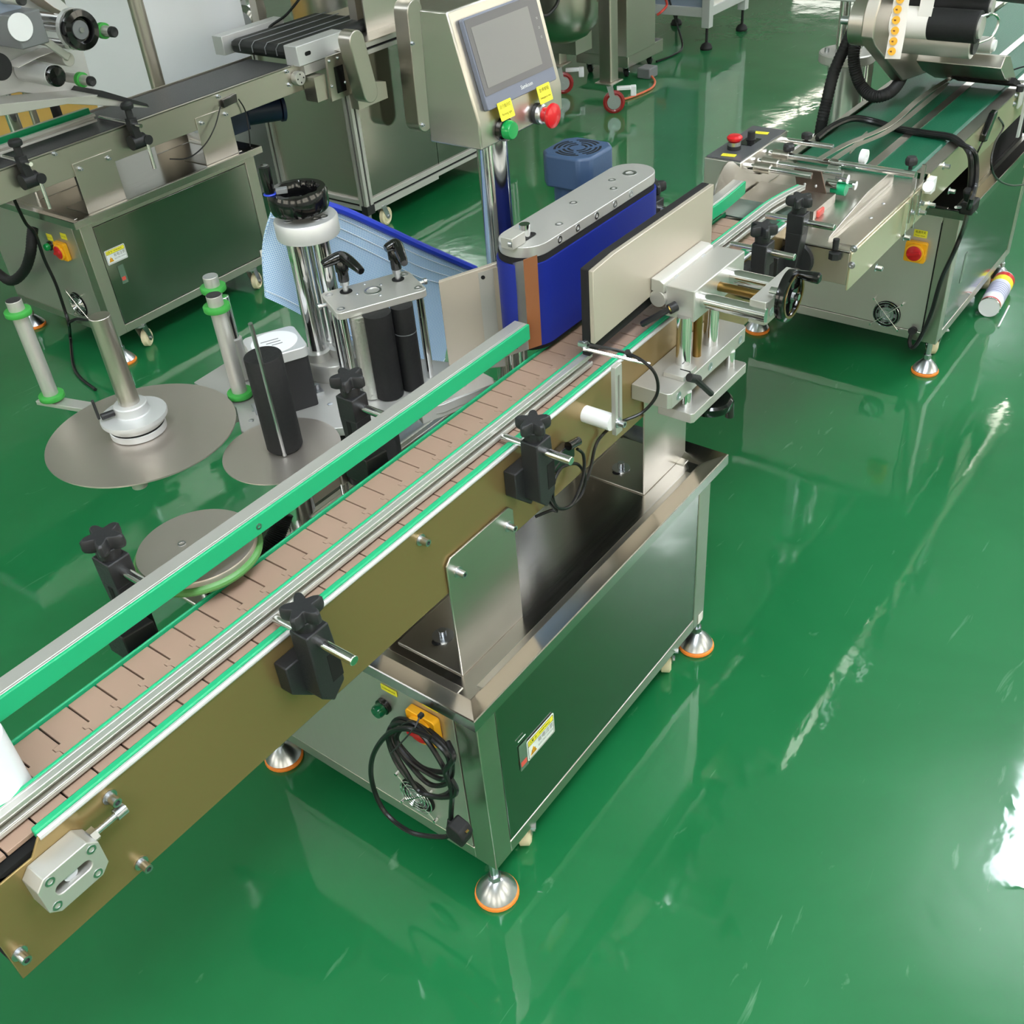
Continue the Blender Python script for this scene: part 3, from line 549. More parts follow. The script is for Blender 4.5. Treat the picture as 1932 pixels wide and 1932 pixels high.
fc = part('fan_cover', MB().prism([(q, q - ch), (q - ch, q), (ch - q, q), (-q, q - ch), (-q, ch - q), (ch - q, -q), (q - ch, -q), (q, ch - q)], mc + Z * .928, X, Y, (0, 0, .06)), motor_b, gm, bev=.005)
for r in (.014, .023, .032, .039):
    for k in range(4):
        a0 = k * math.pi / 2 + .2 + r * 20; P = [(r * math.cos(a0 + 1.22 * i / 8), r * math.sin(a0 + 1.22 * i / 8)) for i in range(9)]
        part('vent_slot', MB().prism(P + [(a * (1 + .0045 / r), b * (1 + .0045 / r)) for a, b in P[::-1]], mc + Z * .9876, X, Y, (0, 0, .0006)), dark, fc)
for s in (-.03, .036): part('cover_screw', MB().lathe([(.005, 0), (.005, .002), (0, .003)], mc + Vector((s, -q, .938)), N_Y, 12), black, fc)
part('gearbox', MB().box(.77, .86, .29, .38, .70, .765), motor_d, gm, bev=.004); part('motor_stand', MB().box(.71, .83, .30, .37, .487, .70), steel, gm)
part('cable_conduit', MB().tube([(.875, .345, .975 - i * .0035) for i in range(70)], .0105, 10, rib=.12), rubber, gm)

# ---------------------------------------------------------------- control box on its pole
bx = thing('control_box', 'stainless operator box with sloped touch screen on a chrome pole', 'control panel', (.62, .36, .487))
sx = Vector((1, 0, 0)); sv = Vector((0, .042, .152)).normalized(); sn = sx.cross(sv)
part('pole', MB().cyl((.618, .372, .49), (.618, .372, 1.085), .0265, n=32).lathe([(.05, .487), (.05, .495), (.03, .497)], (.618, .372, 0)), chrome, bx)
bb = part('box_shell', MB().prism([(.30, 1.083), (.30, 1.125), (.342, 1.277), (.395, 1.277), (.404, 1.083)], (.503, 0, 0), Y, Z, (.221, 0, 0)), steel_h, bx, bev=.003)
hm = part('touch_screen', MB().prism(rr(.182, .131, .004), Vector((0.6123, 0.3204, 1.1987)) , sx, sv, sn * .009), hmi_f, bx, bev=.0012)
c = Vector((0.6123, 0.3204, 1.1987))
part('screen_bezel', MB().prism(rr(.178, .108, .002), c + sn * .0092 + sv * .009, sx, sv, sn * .0005), hmi_g, hm)
part('screen_glass', MB().prism(rr(.142, .086, .001), c + sn * .0098 + sv * .008 - sx * .008, sx, sv, sn * .0005), hmi_s, hm)
text('Samkoon', .0085, c + sn * .0096 - sv * .0545 + sx * .012, sx, sv, ink_w, hm, 'maker_lettering')
for i in range(3): text('∷', .006, c + sn * .0101 + sv * (.03 - i * .014) + sx * .078, sx, sv, ink_w, hm, 'indicator_mark')
sticker(bx, Vector((0.5591, 0.3007, 1.1275)) + sn * .0102, .0345, .027, sx, sv, lbl_y, (('运行指示灯', .0065, 0, .006, .028), ('Running light', .005, 0, -.005, .024)))
sticker(bx, Vector((0.6612, 0.3, 1.1248)) + sn * .0102, .0345, .027, sx, sv, lbl_y, (('急停按钮', .0065, 0, .006, .026), ('Emergency stop', .005, 0, -.005, .028)))
pilot(bx, (0.558, 0.2995, 1.1006), N_Y, green_l, .0145)
es = part('emergency_stop', MB().lathe([(.0165, 0), (.0165, .006), (.015, .007)], (0.6505, 0.2995, 1.098), N_Y, 28), black, bx)
part('stop_collar', MB().lathe([(.0155, .0065), (.0155, .013), (.013, .015), (0, .015)], (0.6505, 0.2995, 1.098), N_Y, 28), zinc, es)
part('stop_button', MB().lathe([(.011, .014), (.0115, .024), (.017, .026), (.0195, .030), (.0185, .034), (.012, .0375), (0, .0385)], (0.6505, 0.2995, 1.098), N_Y, 30), red, es)

# ---------------------------------------------------------------- labelling head
lh = thing('labelling_unit', 'aluminium labelling head plate with lift columns, stepper motor and pinch rollers beside the belt', 'labelling head', (.30, .45, .487))
part('base_plate', MB().prism([(.445, .272), (.432, .258), (.335, .292), (.255, .352), (.20, .388), (.108, .50), (.104, .53), (.15, .595), (.17, .73), (.25, .735), (.38, .62), (.46, .34)], (0, 0, .704), X, Y, (0, 0, .016)), alu_plate, lh, bev=.0012)
part('edge_bar', MB().prism([(.445, .275), (.43, .258), (.30, .31), (.31, .33)], (0, 0, .695), X, Y, (0, 0, .026)), alu_plate, lh, bev=.001)
for a, b in ((.16, .56), (.135, .54), (.185, .52), (.22, .50), (.24, .46), (.40, .30)): part('plate_screw', MB().lathe([(.0045, -.0005), (.0045, .0012), (.002, .0016), (0, .0016)], (a, b, .72), Z, 12), zinc, lh)
# lift column with handwheel
lc = Vector((.331, .535, 0))
part('column_flange', MB().lathe([(.050, .72), (.052, .723), (.052, .75), (.05, .753), (.0, .753)], lc, n=40), alu, lh)
for a, b in ((-.024, .010), (.009, -.014), (.016, .017)):
    part('lift_column', MB().cyl(lc + Vector((a, b, .75)), lc + Vector((a, b, .972)), .0145, n=28), chrome, lh)
    part('column_collar', MB().lathe([(.0225, .752), (.0225, .768), (.0148, .770)], lc + Vector((a, b, 0)), n=28), alu, lh)
part('column_foot', MB().cyl(lc + Z * .487, lc + Z * .705, .03), chrome, lh)
lt = part('top_flange', MB().lathe([(.0505, .970), (.0515, .973), (.0515, .997), (.0495, 1.0), (.0, 1.0)], lc, n=44), alu_white, lh)
for a, b in ((-.028, .01), (.012, -.03), (-.002, -.026)): part('flange_screw', MB().lathe([(.007, -.0006), (.007, .0008), (.004, .0008), (.0035, -.003), (0, -.003)], lc + Vector((a, b, 1.0002)), Z, 16), zinc, lt)
wc = lc + Vector((-.004, .003, 0)); L = []
for r, z in ((.032, 1.010), (.045, 1.013), (.0475, 1.02), (.0475, 1.040), (.045, 1.046), (.036, 1.046), (.033, 1.040), (.031, 1.022)):
    L.append([wc + Vector(((r * (1 if r > .04 else 1 + .05 * math.cos(9 * t))) * math.cos(t), (r * (1 if r > .04 else 1 + .05 * math.cos(9 * t))) * math.sin(t), z)) for t in [2 * math.pi * i / 54 for i in range(54)]])
hw = part('handwheel', MB().loft(L, caps=False, wrap=True).lathe([(.0, 1.024), (.033, 1.020), (.033, 1.014), (.012, 1.008), (.012, 1.0), (0, 1.0)], wc, n=36).lathe([(.016, 1.022), (.013, 1.030), (0, 1.031)], wc), gloss, lh)
gq = wc + Vector((-.038, .019, 1.046))
part('handle_grip', MB().lathe([(.0065, 0), (.0078, .004), (.0092, .036), (.0088, .044), (.0065, .046), (0, .0455)], gq, Z, 20), gloss, hw)
part('blue_ring', MB().lathe([(.0095, .0), (.0105, .0012), (.0095, .0026)], gq, Z, 20), bag_z, hw); part('grey_clip', MB().cbox(gq + Vector((.014, -.012, .004)), (.018, .012, .008), -.7), grey_p, hw, bev=.001)
# stepper motor
sc = Vector((.212, .532, 0)); a = math.radians(-27); su = Vector((math.cos(a), math.sin(a), 0)); sw = Vector((-su.y, su.x, 0))
sm = part('stepper_motor', MB().prism(rr(.084, .084, .006), sc + Z * .72, su, sw, (0, 0, .094)), black, lh, bev=.001)
part('motor_cap', MB().prism(rr(.089, .089, .012), sc + Z * .813, su, sw, (0, 0, .018)), alu_white, sm, bev=.0015)
part('motor_label', MB().lathe([(.038, .8312), (.038, .8318), (0, .8318)], sc, n=40), white_p, sm)
for k in range(3): part('print_line', MB().cbox(sc + Z * .832 + su * (.004 * k - .006) + sw * (.008 - .009 * k), (.03 - .006 * k, .002, .0004), a), ink_g, sm)
for s in (-1, 1): part('motor_foot', MB().cbox(sc + su * (.05 * s) + Z * .723, (.02, .03, .006), a).cyl(sc + su * (.052 * s) + Z * .726, sc + su * (.052 * s) + Z * .735, .004), zinc, sm)
# pinch roller cage
tq = [(0.3081, 0.4999, 0.885), (0.4419, 0.4306, 0.885), (0.3912, 0.3589, 0.885), (0.2628, 0.4253, 0.885)]
tc = sum((Vector(q) for q in tq), Vector()) / 4; cu_ = (Vector(tq[1]) - Vector(tq[0])).normalized(); cv_ = Z.cross(cu_)
lu = (Vector(tq[1]) - Vector(tq[0])).length; lw = abs((Vector(tq[2]) - Vector(tq[1])).dot(cv_))
rp = part('roller_plate', MB().prism(rr(lu + .004, lw + .004, .010), tc - Z * .0125, cu_, cv_, (0, 0, .0125)), alu, lh, bev=.0012)
def P2(a, b, z=0): return tc * 1 - Z * tc.z + cu_ * (a * lu / 2) + cv_ * (b * lw / 2) + Z * z
for a, b in ((-.88, .7), (.88, .7), (.88, -.72), (-.88, -.72)):
    part('cage_column', MB().cyl(P2(a, b, .72), P2(a, b, .874), .0065), chrome, rp); part('column_screw', MB().lathe([(.0065, -.0006), (.0065, .0008), (.004, .0008), (.0035, -.003), (0, -.003)], P2(a, b, .8852), Z, 16), zinc, rp)
part('bearing_cap', MB().lathe([(.014, -.0006), (.0145, .0008), (.011, .0012), (.010, -.002), (0, -.001)], P2(0, .05, .8852), Z, 26), zinc, rp)
for a, b in ((-.35, .1), (.25, .35), (-.05, .75), (.05, -.5)): part('plate_screw', MB().sph(P2(a, b, .8855), .0028, (1, 1, .6), 10, 6), zinc, rp)
part('knurled_roller', MB().cyl((0.2968, 0.414, 0.722), Vector((0.2968, 0.414, 0.722)) + Z * .15, .0165, n=32), knurl_m, lh)
part('drive_roller', MB().cyl((.314, .391, .722), (.314, .391, .873), .0235, n=32), rubber, lh)
pr = part('pressure_roller', MB().cyl((.353, .372, .722), (.353, .372, .873), .0185, n=32), rubber, lh)
part('roller_groove', MB().cyl((.353, .372, .826), (.353, .372, .8275), .0187, n=32), grey_p, pr)
for (bx_, by_), tips in (((0.3287, 0.4691, 0.885)[:2], ((0.3006, 0.4816, 0.94), (0.3302, 0.4658, 0.944), (0.3173, 0.4122, 0.937))), ((0.4046, 0.4225, 0.885)[:2], ((0.3881, 0.4242, 0.944), (0.4077, 0.4176, 0.944), (0.3769, 0.3751, 0.934)))):
    b0 = Vector((bx_, by_, .885)); t = [Vector(q) for q in tips]
    tm = part('tension_knob', MB().lathe([(.0085, .019), (.009, .021), (.009, .036), (.011, .037), (.011, .054), (.007, .060)], b0, Z, 20).tube(spline([t[0], (t[0] + t[1]) / 2 + Z * .002, t[1] + Z * .001, (t[1] + t[2]) / 2 + Z * .003, t[2]], 6), .0092, 14, prof=lambda f: .62 + .42 * math.sin(math.pi * min(max(f, .0), 1)) ** .8), gloss, rp)
    part('knob_screw', MB().cyl(b0, b0 + Z * .014, .0048).cyl(b0 + Z * .012, b0 + Z * .0195, .0078, n=6), zinc, tm); part('screw_hole', MB().lathe([(.0105, .0002), (.0105, .0008), (0, .0008)], b0, Z, 20), dark, tm)
for q, d in (((0.2809, 0.4795, 0.878), -cu_), ((0.4272, 0.3897, 0.878), cu_)): part('side_screw', MB().cyl(Vector(q) - d * .012, Vector(q) + d * .004, .0032, n=10).cyl(Vector(q) + d * .002, Vector(q) + d * .007, .0055, n=12), zinc, rp)
# peeling plate
pd = (Vector((.477, .276, 0)) - Vector((.421, .348, 0))); pl_ = pd.length; pd.normalize(); pn = Z.cross(pd)
pe = part('peel_plate', MB().prism([(0, 0), (pl_ + .006, .004), (pl_ + .006, .194), (0, .169)], Vector((.421, .348, .72)), pd, Z, pn * .009), alu_warm, lh, bev=.001)
part('plate_step', MB().prism([(pl_ * .72, .005), (pl_ + .0055, .006), (pl_ + .0055, .188), (pl_ * .72, .18)], Vector((.421, .348, .72)) - pn * .0008, pd, Z, pn * .001), alu, pe)
for a, z in ((pl_ * .8, .172), (pl_ * .82, .012)): part('plate_hole', MB().lathe([(.0035, 0), (.0035, .0006), (0, .0006)], Vector((.421, .348, .72 + z)) + pd * a - pn * .0009, -pn, 12), dark, pe)
def sheet(q, th): q = [Vector(p) for p in q]; n_ = (q[1] - q[0]).cross(q[3] - q[0]).normalized() * th; return MB().loft([q, [p + n_ for p in q]])
part('peel_sheet', sheet(((0.4587, 0.262, 0.9164), (0.4183, 0.168, 0.9652), (0.4157, 0.168, 0.8167), (0.4581, 0.262, 0.7541)), .0015), steel_h, pe)
part('brown_brush_strip', sheet(((0.417, 0.168, 0.9657), (0.4265, 0.149, 0.9733), (0.4244, 0.149, 0.8251), (0.4157, 0.168, 0.8167)), .0025), teflon, pe)
part('sheet_support', MB().cbox((.49, .255, .765), (.05, .02, .012), -.2).cyl((.475, .25, .70), (.475, .25, .765), .006).cyl((.498, .243, .70), (.498, .243, .765), .006), chrome, lh)
for x, y in ((.20, .42), (.225, .41)): part('plate_post', MB().cyl((x, y, .487), (x, y, .706), .0075), chrome, lh)

# idler rollers with green rings
def idler(label, x, y, z0, z1, r=.0128, lo=True, hi=True, cap=black):
    t = thing('idler_roller', label, 'roller', (x, y, z0), 'label web idler rollers')
    part('roller_tube', MB().cyl((x, y, z0), (x, y, z1), r, n=28), alu, t, bev=.0006)
    part('tube_cap', MB().lathe([(r * .95, 0), (r * .95, .0006), (0, .0006)], (x, y, z1), Z, 24), cap, t)
    for ok, z in ((lo, z0 + .002), (hi, z1 - .026)):
        if ok: part('green_ring', MB().lathe([(r, z), (r * 1.65, z), (r * 1.7, z + .001), (r * 1.7, z + .008), (r * 1.65, z + .009), (r, z + .009)], (x, y, 0), n=32, wrap=True), green_ring, t)
    return t
i1 = idler('idler roller with two green rings on an arm left of the large disc', .001, .907, .722, .911)
part('arm_plate', MB().prism([(-.03, -.012), (.24, -.012), (.24, .012), (-.03, .012)], (.001, .907, .712), Vector((.06, -.22, 0)).normalized(), Vector((.22, .06, 0)).normalized(), (0, 0, .008)), alu, i1, bev=.0008)
idler('idler roller with green rings nearest the black core, on the labelling head', .178, .613, .722, .911)
idler('idler roller with one green ring near its top, rearmost by the stepper motor', .232, .688, .722, .905, lo=False, cap=zinc)
t = thing('plain_shaft', 'thin plain steel shaft standing behind the idler rollers', 'shaft', (.226, .657, .72)); part('shaft', MB().cyl((.226, .657, .80), (.226, .657, .878), .0085), chrome, t, bev=.0008); part('shaft_sleeve', MB().cyl((.226, .657, .722), (.226, .657, .80), .0125), alu, t)
# unwinding disc
ud = thing('unwind_reel', 'large steel unwinding disc with tall spindle and clamp hub, no roll on it', 'reel', (.010, .66, .70))
part('disc', MB().lathe([(.152, .7275), (.153, .7285), (.1525, .7305), (0, .7305)], (.0085, .661, 0), n=96), disc_m, ud)
hb = part('hub', MB().lathe([(.042, .7305), (.045, .732), (.045, .742), (.0435, .743), (.0435, .746), (.046, .748), (.046, .755), (.053, .757), (.0535, .761), (.0525, .764), (.044, .7655), (.028, .7665), (.0265, .768), (.0265, .782), (.025, .7835), (0, .7835)], (.009, .668, 0), n=56), alu_white, ud)
part('hub_groove', MB().lathe([(.0437, .743), (.0437, .7458), (.0437, .7458)], (.009, .668, 0), n=48), dark, hb)
part('spindle', MB().cyl((.010, .670, .783), (.010, .670, .936), .0165, n=32), steel, ud, bev=.001)
part('clamp_lever', MB().cyl((-.016, .679, .775), (-.036, .686, .775), .0055, n=14).prism([(-.004, 0), (.004, 0), (.003, .034), (-.003, .034)], (-.036, .6895, .772), Vector((-.34, -.94, 0)), Z, Vector((-.004, .0015, 0))), black, ud, bev=.001)
part('bearing_post', MB().cyl((.009, .664, .70), (.009, .664, .7275), .02).cyl((-.075, .565, .71), (-.075, .565, .7275), .012), alu, ud)
part('support_arm', MB().prism([(-.02, -.02), (.19, -.02), (.19, .02), (-.02, .02)], (.009, .664, .69), Vector((.95, -.3, 0)), Vector((.3, .95, 0)), (0, 0, .012)), alu, ud, bev=.001)
# rewinding disc
rd = thing('rewind_reel', 'smaller steel rewinding disc carrying a black core with a thin clamping rod', 'reel', (.105, .435, .50))
part('disc', MB().lathe([(.0925, .718), (.0935, .719), (.093, .7205), (0, .7205)], (.101, .430, 0), n=72), disc_m, rd)
part('black_core', MB().lathe([(.024, .7205), (.0285, .726), (.0285, .884), (.0275, .8855), (0, .8855)], (.109, .43, 0), n=40), rubber, rd)
part('clamp_rod', MB().tube([(.0905, .4115, .722), (.0895, .411, .90), (.0875, .4095, .945), (.0865, .409, .953)], .0034, 10), zinc, rd)
part('drive_post', MB().cyl((.101, .43, .55), (.101, .43, .718), .02).cyl((.101, .43, .60), (.101, .43, .64), .03), chrome, rd)
part('support_arm', MB().box(.09, .22, .415, .445, .60, .62).box(.19, .23, .41, .45, .60, .706), steel, rd, bev=.002)
part('drive_box', MB().prism(rr(.10, .08, .015), (.255, .405, .60), Vector((.9, -.42, 0)).normalized(), Vector((.42, .9, 0)).normalized(), (0, 0, .1)), black, rd, bev=.004)

# turntable wheel with the round green belt
tt = thing('separator_wheel', 'grey brushed turntable wheel with a round green belt next to the conveyor', 'wheel', (-.205, .225, .74))
tcn = Vector((-.204, .226, 0))
dk = part('wheel_disc', MB().lathe([(.0735, .814), (.0735, .827), (.0725, .829), (0, .829)], tcn, n=80), disc_m, tt)
part('round_belt', MB().lathe([(.074 + .0055 * math.cos(a), .8165 + .0055 * math.sin(a)) for a in [2 * math.pi * i / 10 for i in range(10)]], tcn, n=72, wrap=True), green_cord, tt)
for q in ((-0.2122, 0.2434, 0.829), (-0.1993, 0.2184, 0.829)): part('socket_screw', MB().lathe([(.0052, -.0006), (.0052, .0006), (.0032, .0006), (.003, -.002), (0, -.002)], Vector(q) + Z * .0003, Z, 16), zinc, dk)
part('wheel_bracket', MB().box(-.232, -.180, .1895, .30, .745, .752).box(-.232, -.180, .1895, .1935, .69, .752), steel, tt, bev=.002); part('wheel_shaft', MB().cyl(tcn + Z * .75, tcn + Z * .81, .014), chrome, tt)
part('bracket_bolt', MB().bolt((-.215, .215, .752), Z, .005, .01), zinc, tt)
part('corrugated_hose', MB().tube(spline([(-0.075, 0.215, 0.7972), (-0.0866, 0.215, 0.7836), (-0.1022, 0.215, 0.7692), (-0.1204, 0.22, 0.7562), (-0.1395, 0.23, 0.7436)], 16), .0115, 12, rib=.14), rubber, tt)

# blue mesh zip bag hanging behind the labelling head
bg = thing('mesh_bag', 'light blue plastic mesh zip bag with a dark blue zip, hanging behind the labelling head', 'bag', (.5, .60, .55))
T = [Vector(q) for q in ((0.3523, 0.62, 1.0098), (0.3911, 0.605, 0.9962), (0.4645, 0.6, 0.9546), (0.5443, 0.585, 0.8941), (0.6324, 0.57, 0.8254), (0.7545, 0.555, 0.7348))]
Bt = [Vector(q) for q in ((0.2828, 0.62, 0.8589), (0.3322, 0.61, 0.8115), (0.4133, 0.6, 0.7238), (0.5189, 0.59, 0.6181), (0.5869, 0.58, 0.5311), (0.6506, 0.575, 0.5565))]
T2, B2 = spline(T, 6), spline(Bt, 6); nU, nV = len(T2), 14; G = []
for i in range(nU):
    for j in range(nV + 1):
        f = j / nV; p = T2[i].lerp(B2[i], f); G.append(p + Vector((0, 1, .15)) * (.006 * math.sin(i * .55 + f * 3) * math.sin(math.pi * f) + .012 * math.sin(math.pi * f)))
b_ = MB().add(G + [p + Vector((.002, .006, 0)) for p in G], [])
W_ = nV + 1; O = len(G)
for i in range(nU - 1):
    for j in range(nV):
        q = (i * W_ + j, i * W_ + j + 1, (i + 1) * W_ + j + 1, (i + 1) * W_ + j); b_.f += [q, tuple(k + O for k in q[::-1])]
E_ = [(i * W_, (i + 1) * W_) for i in range(nU - 1)] + [(i * W_ + nV, (i + 1) * W_ + nV) for i in range(nU - 1)] + [(j, j + 1) for j in range(nV)] + [((nU - 1) * W_ + j, (nU - 1) * W_ + j + 1) for j in range(nV)]
b_.f += [(a, b, b + O, a + O) for a, b in E_]
part('bag_body', b_, bag_m, bg, ang=60)
part('zip_band', MB().tube([p + Vector((0, -.002, -.002)) for p in T2[10:]], .0075, 8), bag_z, bg)
part('hang_loop', MB().tube([T2[9], (.345, .555, .962), (.331, .535 + .046, .985)], .002, 6), bag_z, bg)
ms = MB()
for j in (1, 2, 3, nV - 1): ms.tube([G[i * W_ + j] + Vector((-.0008, -.0012, 0)) for i in range(nU)], .0009, 4)
part('mesh_thread', ms, mat('mesh_thread', (236, 244, 252), .35), bg, kind='stuff')
# ================================================================ feeder machine on the right
c2 = cabinet(2.06, -.022, 'stainless cabinet on the right under the green feeder belt, a spray can at its foot')
rotary(c2, (2.0465, 0.0575, 0.3659), -Y, Z); fan(c2, (2.0465, 0.1104, 0.1614), -Y, Z, .040)
sticker(c2, (2.0465, 0.0549, 0.4154), .036, .02, -Y, Z, lbl_y, (('电源开关', .008, 0, .004, .028), ('Power switch', .005, 0, -.005, .026)))
part('cable_gland', MB().cyl((2.046, 0.0263, 0.1296), (2.03, 0.0274, 0.1334), .011, n=14), rubber, c2)
part('door_seam', MB().box(2.0462, 2.0468, .0035, .0055, .11, .455), dark, c2)
sticker(c2, (2.1921, -0.0395, 0.2771), .02, .09, X, Z, film_m, name='clear_sticker')
fd = thing('feeder_conveyor', 'wide feeder conveyor with flat green belt and pale steel sides on the right', 'conveyor', (2.1, .06, .487))
part('side_plate', MB().prism([(1.085, .69), (1.50, .69), (1.52, .70), (3.1, .70), (3.1, .782), (1.50, .782), (1.49, .765), (1.085, .765)], (0, -.094, 0), X, Z, (0, .004, 0)), steel_pale, fd, bev=.001)
part('side_plate', MB().box(1.45, 3.1, .214, .218, .69, .782), steel, fd)
part('side_flange', MB().box(1.5, 3.1, -.094, -.066, .780, .783), steel_h, fd); part('side_flange', MB().box(1.45, 3.1, .203, .218, .780, .783), steel_h, fd)
part('feeder_belt', MB().box(1.49, 3.08, -.065, .203, .74, .7795), belt_gr, fd, bev=.012)
part('slide_strip', MB().box(1.50, 3.0, .022, .042, .7797, .7815), steel_h, fd)
for q in ((1.5914, -0.094, 0.7689), (1.531, -0.094, 0.7036), (1.6719, -0.094, 0.6863), (1.3896, -0.094, 0.6833), (1.2356, -0.094, 0.6766), (1.4694, -0.094, 0.709)): part('panel_bolt', MB().bolt(q, N_Y, .005, .014), zinc, fd)
part('support_bracket', sheet(((2.1868, -0.004, 0.5893), (2.2533, -0.004, 0.4679), (2.4046, -0.004, 0.4475), (2.3887, -0.004, 0.5855)), .004), steel_pale, fd, bev=.001)
part('support_bracket', MB().box(2.12, 2.5, .20, .204, .487, .70), steel, fd); part('support_bracket', MB().box(2.45, 2.6, -.088, -.084, .487, .70), steel_pale, fd); part('lower_housing', MB().box(2.40, 2.75, .0, .19, .487, .69), dark, fd)
part('roller_bearing', MB().cbox((1.4988, -0.1, 0.7588), (.026, .014, .030)).cyl((1.4704, -0.105, 0.7668), (1.4167, -0.118, 0.7859), .011), white_p, fd); 
# feed tray
ft = thing('feed_tray', 'steel feed tray with folded lip and upright fin at the front of the green belt', 'tray', (1.3, .05, .69))
part('tray_floor', MB().box(1.085, 1.5, -.09, .20, .764, .768).box(1.085, 1.089, -.09, .05, .70, .768), steel_h, ft, bev=.001)
part('tray_fin', MB().prism([(1.115, .768), (1.12, .775), (1.30, .800), (1.44, .800), (1.452, .794), (1.452, .768)], (0, -.035, 0), X, Z, (0, .003, 0)), steel, ft, bev=.0008)
part('tray_step', MB().box(1.11, 1.46, -.089, -.045, .768, .7705), steel, ft)
part('curved_side', MB().prism([(1.085, .77), (1.085, .819), (1.11, .862), (1.128, .874), (1.145, .877), (1.165, .872), (1.19, .855), (1.243, .823), (1.302, .80), (1.47, .795), (1.47, .769)], (0, .199, 0), X, Z, (0, .003, 0)), steel, ft)
part('transfer_plate', MB().box(1.10, 1.19, .045, .195, .786, .7885), glass_m, ft); part('dead_plate', MB().box(1.19, 1.30, .03, .195, .768, .7875), steel, ft)
part('red_latch', MB().cbox((1.2239, 0.0379, 0.775), (.03, .024, .014)), red_d, ft, bev=.003)
part('lip_knob', MB().cyl((1.08, -0.0628, 0.7706), Vector((1.08, -0.0628, 0.7706)) + Z * .02, .006).cyl(Vector((1.08, -0.0636, 0.7644)) - Z * .012, (1.08, -0.0636, 0.7644), .0125, n=8), black, ft)
for q in ((1.25, -.065), (1.33, -.06)): part('tray_screw', MB().sph((q[0], q[1], .7705), .004, (1, 1, .5), 10, 6), zinc, ft)
for q in ((1.085, -0.0961, 0.7763), (1.085, -0.0963, 0.7435)): part('lip_screw', MB().bolt(q, N_X, .0045, .006), zinc, ft)
# operator box of the feeder
ob_ = thing('feeder_control_box', 'low steel control box with a dark sloping top beside the feed tray', 'control panel', (1.335, .25, .70))
part('box_shell', MB().box(1.222, 1.445, .208, .292, .70, .849), steel_h, ob_, bev=.002); part('dark_top', MB().box(1.226, 1.441, .211, .289, .849, .8515), box_top, ob_)
e2 = part('emergency_stop', MB().cyl((1.2866, 0.2566, 0.8515), Vector((1.2866, 0.2566, 0.8515)) + Z * .008, .0145), black, ob_)
ec = Vector((1.2866, 0.2566, 0.8515)); part('stop_collar', MB().cyl(ec + Z * .008, ec + Z * .016, .0135), zinc, e2); part('stop_button', MB().lathe([(.010, .016), (.0155, .020), (.0165, .025), (.012, .029), (0, .030)], ec, Z, 26), red, e2)
sk = part('speed_knob', MB().lathe([(.010, 0), (.0105, .003), (.0085, .004), (.008, .018), (0, .019)], (1.3524, 0.2499, 0.8515), Z, 18), black, ob_); part('knob_scale', MB().cbox((1.3404, 0.2477, 0.852), (.05, .032, .0012)), gloss, sk)
sticker(ob_, (1.2467, 0.2486, 0.8516), .03, .014, Vector((.15, -1, 0)).normalized(), Vector((1, .15, 0)).normalized(), lbl_y, (('Emergency stop', .004, 0, 0, .024),)); sticker(ob_, (1.402, 0.2491, 0.8516), .03, .014, Vector((.15, -1, 0)).normalized(), Vector((1, .15, 0)).normalized(), lbl_y, (('Speed', .004, 0, 0, .018),))
# separating gate over the tray
sg = thing('separating_gate', 'chrome cross rods with a small brown steel gate above the feed tray', 'gate', (1.35, .05, .78))
rd_ = MB()
for x, y0, y1, z, r in ((1.44, .10, .215, .83, .0058), (1.352, -.108, .205, .83, .0062), (1.298, .02, .205, .83, .0062), (1.262, .07, .215, .83, .0062)): part('cross_rod', MB().cyl((x, y0, z), (x, y1, z), r, n=16), chrome, sg)
for x in (1.352, 1.298, 1.262): part('rod_sleeve', MB().cyl((x, .16, .83), (x, .195, .83), .0098, n=18), steel, sg)
part('gate_plate', MB().prism([(.121, .829), (.062, .831), (.040, .770), (.046, .766), (.100, .764), (.106, .77)], (1.29, 0, 0), Y, Z, (.003, 0, 0)), mat('brown_steel', (132, 112, 104), .3, 1), sg, bev=.0008)
for q in ((.094, .80), (.070, .80)): part('gate_screw', MB().sph((1.2895, *q), .0035, (1, 1, 1), 10, 6), zinc, sg)
for i, (y, z) in enumerate(((.045, .80), (.03, .81), (.055, .82), (.02, .79))): part('pivot_block', MB().cyl((1.315 + .012 * i, y - .012, z), (1.315 + .012 * i, y + .012, z), .009, n=16), chrome, sg)
part('green_roller', MB().cyl((1.33, .02, .787), (1.33, .05, .787), .013, n=20), green_p, sg); part('white_roller', MB().lathe([(.004, -.006), (.014, -.006), (.014, .006), (.004, .006)], (1.3801, 0.01, 0.8412), Y, 20, wrap=True), white_p, sg)
for x, y in ((1.375, -.1), (1.425, -.1)): part('gate_post', MB().cbox((x - .004, y - .002, .775), (.003, .008, .105)).cbox((x - .022, y - .002, .735), (.003, .008, .07)), chrome, sg)
part('post_bolt', MB().bolt((1.3811, -0.102, 0.742), N_Y, .0045, .008).bolt((1.4374, -0.102, 0.7413), N_Y, .0045, .008), zinc, sg)
for q, h in (((1.375, -0.0887, 0.83), .026), ((1.3541, 0.1634, 0.83), .024), ((1.4401, 0.1609, 0.83), .022)):
    part('gate_knob', MB().cyl(q, Vector(q) + Z * .012, .004).lathe([(.0105, .010), (.0125, .013), (.0125, .020), (.009, h), (0, h)], q, Z, 8), black, sg)
